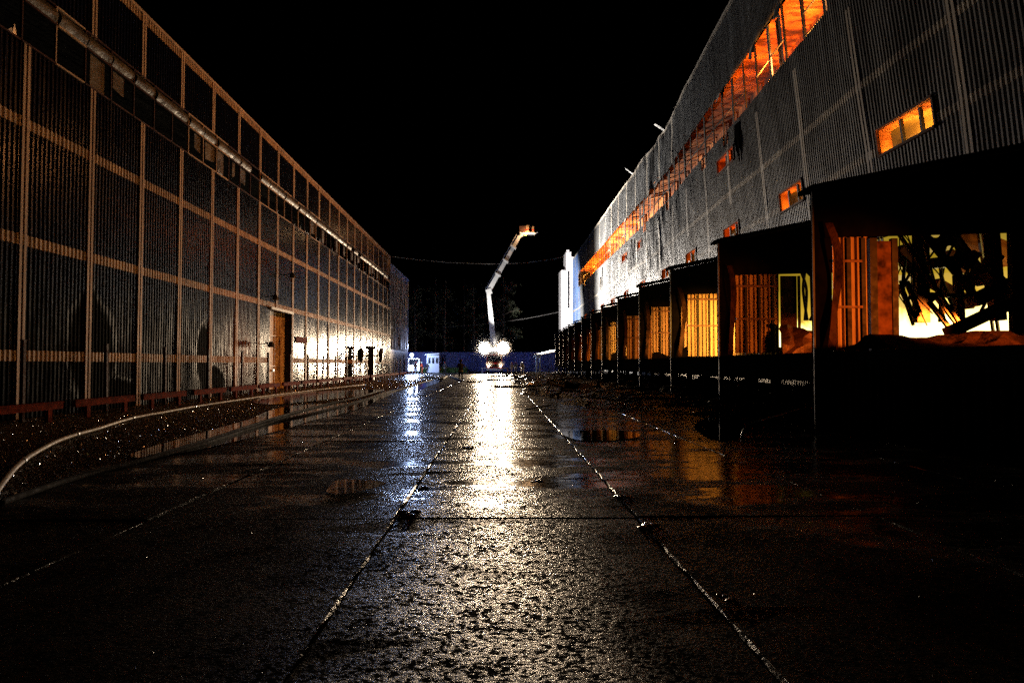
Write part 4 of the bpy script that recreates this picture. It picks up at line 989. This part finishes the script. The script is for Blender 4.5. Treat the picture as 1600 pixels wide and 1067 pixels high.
# rescue van at left of the yard's end
V = empty('rescue_van', (-12.6, 103.6, 0), R(4)); tag(V, 'white rescue van with a bluish white lamp beside the torn blue annex', 'van')
MB().hexa([(-.9, 0, .35), (.9, 0, .35), (.9, 4.6, .35), (-.9, 4.6, .35), (-.85, .9, 2.3), (.85, .9, 2.3), (.85, 4.6, 2.3), (-.85, 4.6, 2.3)]).build('body', M['white_box'], V)
MB().hexa([(-.72, .42, 1.35), (.72, .42, 1.35), (.72, .46, 1.35), (-.72, .46, 1.35), (-.68, .78, 2.12), (.68, .78, 2.12), (.68, .82, 2.12), (-.68, .82, 2.12)]).build('windscreen', M['glass'], V)
for sx in (-.7, .7):
    MB().ball((sx, .02, .75), .12, 10, 6, sc=(1, .6, 1)).build('headlight', M['lamp_blue'], V)
    for yy in (1.0, 3.7):
        w = MB().tube([(sx * 1.15 - .1, yy, .33), (sx * 1.15 + .1, yy, .33)], .33, 14).build('wheel', M['rubber'], V)
MB().beam((-.3, .8, 2.3), (-.3, .8, 2.6), .06, .06, up=(0, 1, 0)).ball((-.3, .72, 2.78), .28, 12, 8).build('search_lamp', M['lamp_blue'], V)

# guard kiosk
K = empty('guard_kiosk', (-11.2, 118, 0)); tag(K, 'white guard kiosk with three windows in front of the blue fence', 'kiosk')
MB().box((-.95, 0, 0), (1.15, 2, .75)).build('plinth', M['white_box'], K); MB().box((-.93, .02, .75), (1.13, 1.98, 2.95)).build('wall', M['white_box'], K)
MB().hexa([(-1.2, -.3, 2.95), (1.2, -.3, 3.1), (1.2, 2.2, 3.1), (-1.2, 2.2, 2.95), (-1.2, -.3, 3.1), (1.2, -.3, 3.3), (1.2, 2.2, 3.3), (-1.2, 2.2, 3.1)]).build('roof', M['truck_white'], K)
for wx in (-.72, -.08, .56):
    w = MB().box((wx, -.02, 1.5), (wx + .46, .01, 2.55)).build('window', M['truck_white'], K); MB().box((wx + .05, -.04, 1.55), (wx + .41, -.022, 2.5)).build('pane', M['glass'], w)
# blue sheet fence
F = empty('sheet_fence', (-10, 124, 0)); tag(F, 'bright blue profiled sheet fence behind the kiosk', 'fence')
corrugated(-8, 22, [.1, 1.8, 3.55], lambda u, z, d: Vector((u, -d, z)), .25, .04, None, 'panel', M['fence_blue'], F)
for k in range(11): MB().beam((-7.9 + 2.95 * k, .1, -.05), (-7.9 + 2.95 * k, .1, 3.6), .08, .08, up=(0, 1, 0)).build('post', M['steel_dark'], F)
# grass patch
g = MB()
for k in range(5000):
    x = random.uniform(-10.2, -5.4) if k % 3 else random.uniform(-15, -12.5); y = random.uniform(119.5, 123.6); h = random.uniform(.35, 1.0); a = random.random() * 3.14; w = .05
    g.quad([(x - w * math.cos(a), y - w * math.sin(a), -.05), (x + w * math.cos(a), y + w * math.sin(a), -.05), (x + random.uniform(-.15, .15), y + random.uniform(-.15, .15), h)])
tag(g.build('grass', M['grass']), 'patch of green grass below the blue fence', 'grass', kind='stuff')
# pipe rack at the end of the docks, and a pale van behind
PR = empty('pipe_frame', (5.7, 99, 0)); tag(PR, 'pale elevated pipe bending down on two uprights beyond the last dock', 'pipe')
MB().tube(catmull([(-.55, 0, 2.35), (-.5, 0, 2.72), (-.1, -.4, 2.8), (.9, -12, 3.0), (1.3, -14.8, 3.05)], 6), .16, 10).build('pipe', M['edge'], PR, smooth=True)
for xx in (-.35, .12): MB().tube([(xx, -.3, -.05), (xx, -.3, 2.7)], .10, 8).build('upright', M['edge'], PR)
V2 = empty('parked_van', (10.2, 126, 0)); tag(V2, 'pale grey box van parked beyond the pipe frame', 'van')
MB().box((-1.0, 0, .5), (1.0, 5, 2.9)).build('body', M['white_box'], V2); MB().box((-.95, -.03, 1.5), (.95, -.003, 2.2)).build('windscreen', M['glass'], V2); MB().box((-1.02, -.1, .35), (1.02, .02, .5)).build('bumper', M['steel_dark'], V2)
for sx in (-.85, .85):
    for yy in (.9, 4): MB().tube([(sx - .12, yy, .36), (sx + .12, yy, .36)], .36, 12).build('wheel', M['rubber'], V2)
# overhead cables
def cable(a, b, sag, label):
    a, b = Vector(a), Vector(b); pts = [a.lerp(b, t / 12) - Vector((0, 0, sag * 4 * (t / 12) * (1 - t / 12))) for t in range(13)]
    tag(MB().tube(pts, .035, 5).build('overhead_cable', M['wire']), label, 'cable')
cable(at(612, 401, 81), at(882, 400, 150), 1.2, 'upper overhead cable spanning between the two buildings')
cable(at(690, 511, 135), at(878, 486, 150), .6, 'lower overhead cable sloping behind the boom')

# ------------------------------------------------------------------ people
def person(loc, rz, h=1.76, jacket='jacket_dark', stride=.12, arms='down', lean=0.0, hat='helmet', label=''):
    V_, E_, R_ = [], [], []
    def add(p, r, par=None):
        V_.append(p); R_.append(r)
        if par is not None: E_.append((par, len(V_) - 1))
        return len(V_) - 1
    f = -1                                                  # faces -Y in its own space
    pel = add((0, 0, .93), .155); ab = add((0, f * lean * .3, 1.10), .145, pel); ch = add((0, f * lean * .7, 1.30), .17, ab); up = add((0, f * lean, 1.43), .12, ch)
    nk = add((0, f * (lean + .01), 1.50), .058, up); hd = add((0, f * (lean + .03), 1.60), .085, nk); hd2 = add((0, f * (lean + .035), 1.70), .080, hd)
    add((0, f * (lean + .13), 1.615), .016, hd)            # nose
    for s in (-1, 1): add((s * .095, f * (lean + .01), 1.62), .016, hd)
    for s in (-1, 1):
        st_ = stride * s
        hp = add((s * .10, 0, .86), .105, pel); kn = add((s * .115, f * st_ * .7 + f * .03, .48), .068, hp); an = add((s * .12, f * st_, .09), .045, kn)
        add((s * .13, f * (st_ + .17), .035), .042, an); add((s * .12, f * (st_ - .05), .04), .045, an)
        sh = add((s * .19, f * lean, 1.40), .068, up)
        if arms == 'down': el = (s * .29, f * (lean - .02 - st_ * .3), 1.13); wr_ = (s * .31, f * (lean + .05 - st_ * .7), .89)
        elif arms == 'out': el = (s * .33, f * (lean - .02), 1.20); wr_ = (s * .42, f * (lean + .08), .98)
        else: el = (s * .27, f * (lean + .06), 1.14); wr_ = (s * .14, f * (lean + .32), 1.18)
        e = add(el, .052, sh); w = add(wr_, .034, e)
        dv = (Vector(wr_) - Vector(el)).normalized(); pc = Vector(wr_) + dv * .06; pm = add(tuple(pc), .036, w)
        ax = Vector((0, 1, 0)) if abs(dv.y) < .7 else Vector((1, 0, 0)); ax = (ax - dv * ax.dot(dv)).normalized(); inw = dv.cross(ax) * (1 if dv.cross(ax).x * s < 0 else -1)
        for q, L in zip((-1.5, -.5, .5, 1.5), (.062, .075, .072, .055)):
            b0 = add(tuple(pc + dv * .035 + ax * q * .017), .0095, pm); b1 = add(tuple(pc + dv * (.035 + L * .55) + ax * q * .019 + inw * .006), .0088, b0); add(tuple(pc + dv * (.03 + L) + ax * q * .019 + inw * .028), .0075, b1)
        t0 = add(tuple(pc + ax * .04 * f + inw * .012), .011, pm); add(tuple(pc + ax * .058 * f + dv * .035 + inw * .02), .009, t0)
    me = bpy.data.meshes.new('person'); me.from_pydata(V_, E_, []); me.update()
    me.materials.append(M[jacket])
    o = bpy.data.objects.new('person', me); COL.objects.link(o)
    sk = o.modifiers.new('Skin', 'SKIN'); sk.use_smooth_shade = True
    if not me.skin_vertices: 
        me.attributes.new('s', 'FLOAT', 'POINT')
    for i, r in enumerate(R_):
        sv = me.skin_vertices[0].data[i]; sv.radius = (r, r * (.72 if i in (1, 2, 3) else 1)); sv.use_root = (i == 0)
    o.modifiers.new('Subdivision', 'SUBSURF').levels = 1; o.modifiers['Subdivision'].render_levels = 2
    k = h / 1.80; o.scale = (k, k, k); o.location = loc; o.rotation_euler = (0, 0, rz)
    y0 = f * (lean + .035)
    g = MB(); g.tube([(0, y0, 1.66), (0, y0, 1.665), (0, y0, 1.72), (0, y0, 1.78), (0, y0, 1.815)], [.15, .128, .122, .09, .02], 14); g.build('helmet', M[hat], o, smooth=True)
    g = MB(); g.tube([(0, f * (lean + .12) , 1.585), (0, f * (lean + .12), 1.655)], [.03, .034], 8); g.build('face', M['skin'], o, smooth=True)
    # flared jacket and reflective bands
    g = MB(); N = 16
    rings = [(.80, .205, .165), (.95, .195, .155), (1.12, .19, .145), (1.32, .215, .150), (1.42, .175, .12), (1.49, .085, .08)]
    for z, a, b in rings:
        for q in range(N):
            t = 6.2832 * q / N; g.v.append((a * math.cos(t), f * lean * max(0, (z - .9) / .55) + b * math.sin(t), z))
    for i in range(len(rings) - 1):
        for q in range(N): q2 = (q + 1) % N; g.f.append((i * N + q, i * N + q2, (i + 1) * N + q2, (i + 1) * N + q)); g.m.append(0)
    g.build('jacket', M[jacket], o, smooth=True)
    g = MB()
    for (z, a, b) in ((.86, .208, .168),):
        n0 = len(g.v)
        for zz in (z, z + .045):
            for q in range(N):
                t = 6.2832 * q / N; g.v.append((a * math.cos(t), b * math.sin(t), zz))
        for q in range(N): q2 = (q + 1) % N; g.f.append((n0 + q, n0 + q2, n0 + N + q2, n0 + N + q)); g.m.append(0)
    g.build('reflective_band', M['reflective'], o)
    return tag(o, label, 'person')
x, y, _ = on_ground(720, 597)
person((x, y, .02), R(180 + 5), 1.76, 'jacket_dark', .10, 'out', .02, 'black', 'person in dark firefighting gear and helmet standing alone on the bright slabs')
person((-11.35, 104.5, -.03), R(-60), 1.78, 'jacket_red', .14, 'front', .16, 'helmet_pale', 'person in orange suit and pale helmet leaning forward beside the kiosk')
person((-10.5, 103.0, -.03), R(160), 1.72, 'jacket_dark', .06, 'down', .03, 'helmet_pale', 'person in dark gear standing just left of the kiosk')
person((-12.0, 101.2, -.03), R(30), 1.75, 'jacket_tan', .08, 'front', .05, 'helmet', 'person in sand gear standing by the bluish lamp of the van')
person((-8.1, 105.5, -.03), R(175), 1.78, 'jacket_dark', .08, 'down', .03, 'helmet', 'person in dark gear right of the kiosk by the grass')
person((3.45, 100.5, -.03), R(200), 1.82, 'jacket_tan', .10, 'down', .03, 'helmet_pale', 'person in sand gear and pale helmet, rightmost beside the fire engine')
person((2.55, 103.5, -.03), R(170), 1.74, 'jacket_dark', .12, 'front', .06, 'helmet', 'person in dark gear close to the right of the fire engine')
person((1.95, 105.0, -.03), R(150), 1.72, 'jacket_tan', .10, 'down', .05, 'helmet', 'person half hidden behind the two others at the fire engine')

# ------------------------------------------------------------------ trees behind
def tree(x, y, h, spread, seed, conifer, label):
    rnd = random.Random(seed); root = empty('tree', (x, y, 0)); tag(root, label, 'tree', 'dark trees behind the yard')
    g = MB(); g.tube([(0, 0, -.05), (rnd.uniform(-.1, .1), 0, h * .4), (rnd.uniform(-.3, .3), 0, h * .95)], [.32, .22, .04], 8)
    limbs = []
    for k in range(9):
        z = h * (.3 + .6 * k / 9); a = rnd.random() * 6.28; L = spread * (1 - .55 * k / 9) * rnd.uniform(.6, 1); e = Vector((L * math.cos(a), L * math.sin(a), z + (L * .35 if not conifer else -L * .1)))
        g.tube([(0, 0, z), tuple((Vector((0, 0, z)) + e) / 2 + Vector((0, 0, .15))), tuple(e)], [.10, .06, .02], 5); limbs.append((Vector((0, 0, z)), e))
    g.build('trunk', M['bark'], root)
    g = MB()
    for (a, e) in limbs:
        for cl in range(5):
            c = a.lerp(e, rnd.uniform(.35, 1.08)) + Vector([rnd.gauss(0, .4) for _ in range(3)]); rr = rnd.uniform(.5, 1.15)
            for q in range(34):
                p = c + Vector([rnd.gauss(0, rr * .55), rnd.gauss(0, rr * .55), rnd.gauss(0, rr * .38)]); s = rnd.uniform(.07, .16)
                u = Vector([rnd.uniform(-1, 1) for _ in range(3)]).normalized(); w = u.orthogonal().normalized()
                g.quad([p - u * s, p + w * s * .6, p + u * s, p - w * s * .6])
    g.build('crown', M['leaf'], root); return root
TX = [(-27, 128, 16), (-21.5, 131, 18), (-16, 134, 17), (-10.5, 137, 19), (-5, 141, 18), (1, 140, 20), (-31, 136, 17), (-24, 146, 19), (-19, 152, 20), (-13.5, 150, 21), (-1.5, 155, 22), (-7.5, 152, 21)]
place = ['leftmost', 'second from left', 'third from left', 'behind the kiosk', 'between kiosk and fire engine', 'directly behind the boom', 'far left, mostly hidden by the annex', 'half hidden by the annex, rear row', 'beside the annex corner, rear row', 'tall, rear row, above the kiosk', 'tall, rearmost behind the boom', 'tall, rear row, right of the kiosk']
for k, ((x, y, h), pl) in enumerate(zip(TX, place)):
    tree(x, y, h, h * .22, 40 + k, k % 3 == 0, f'dark leafy tree at the end of the yard, {pl}')
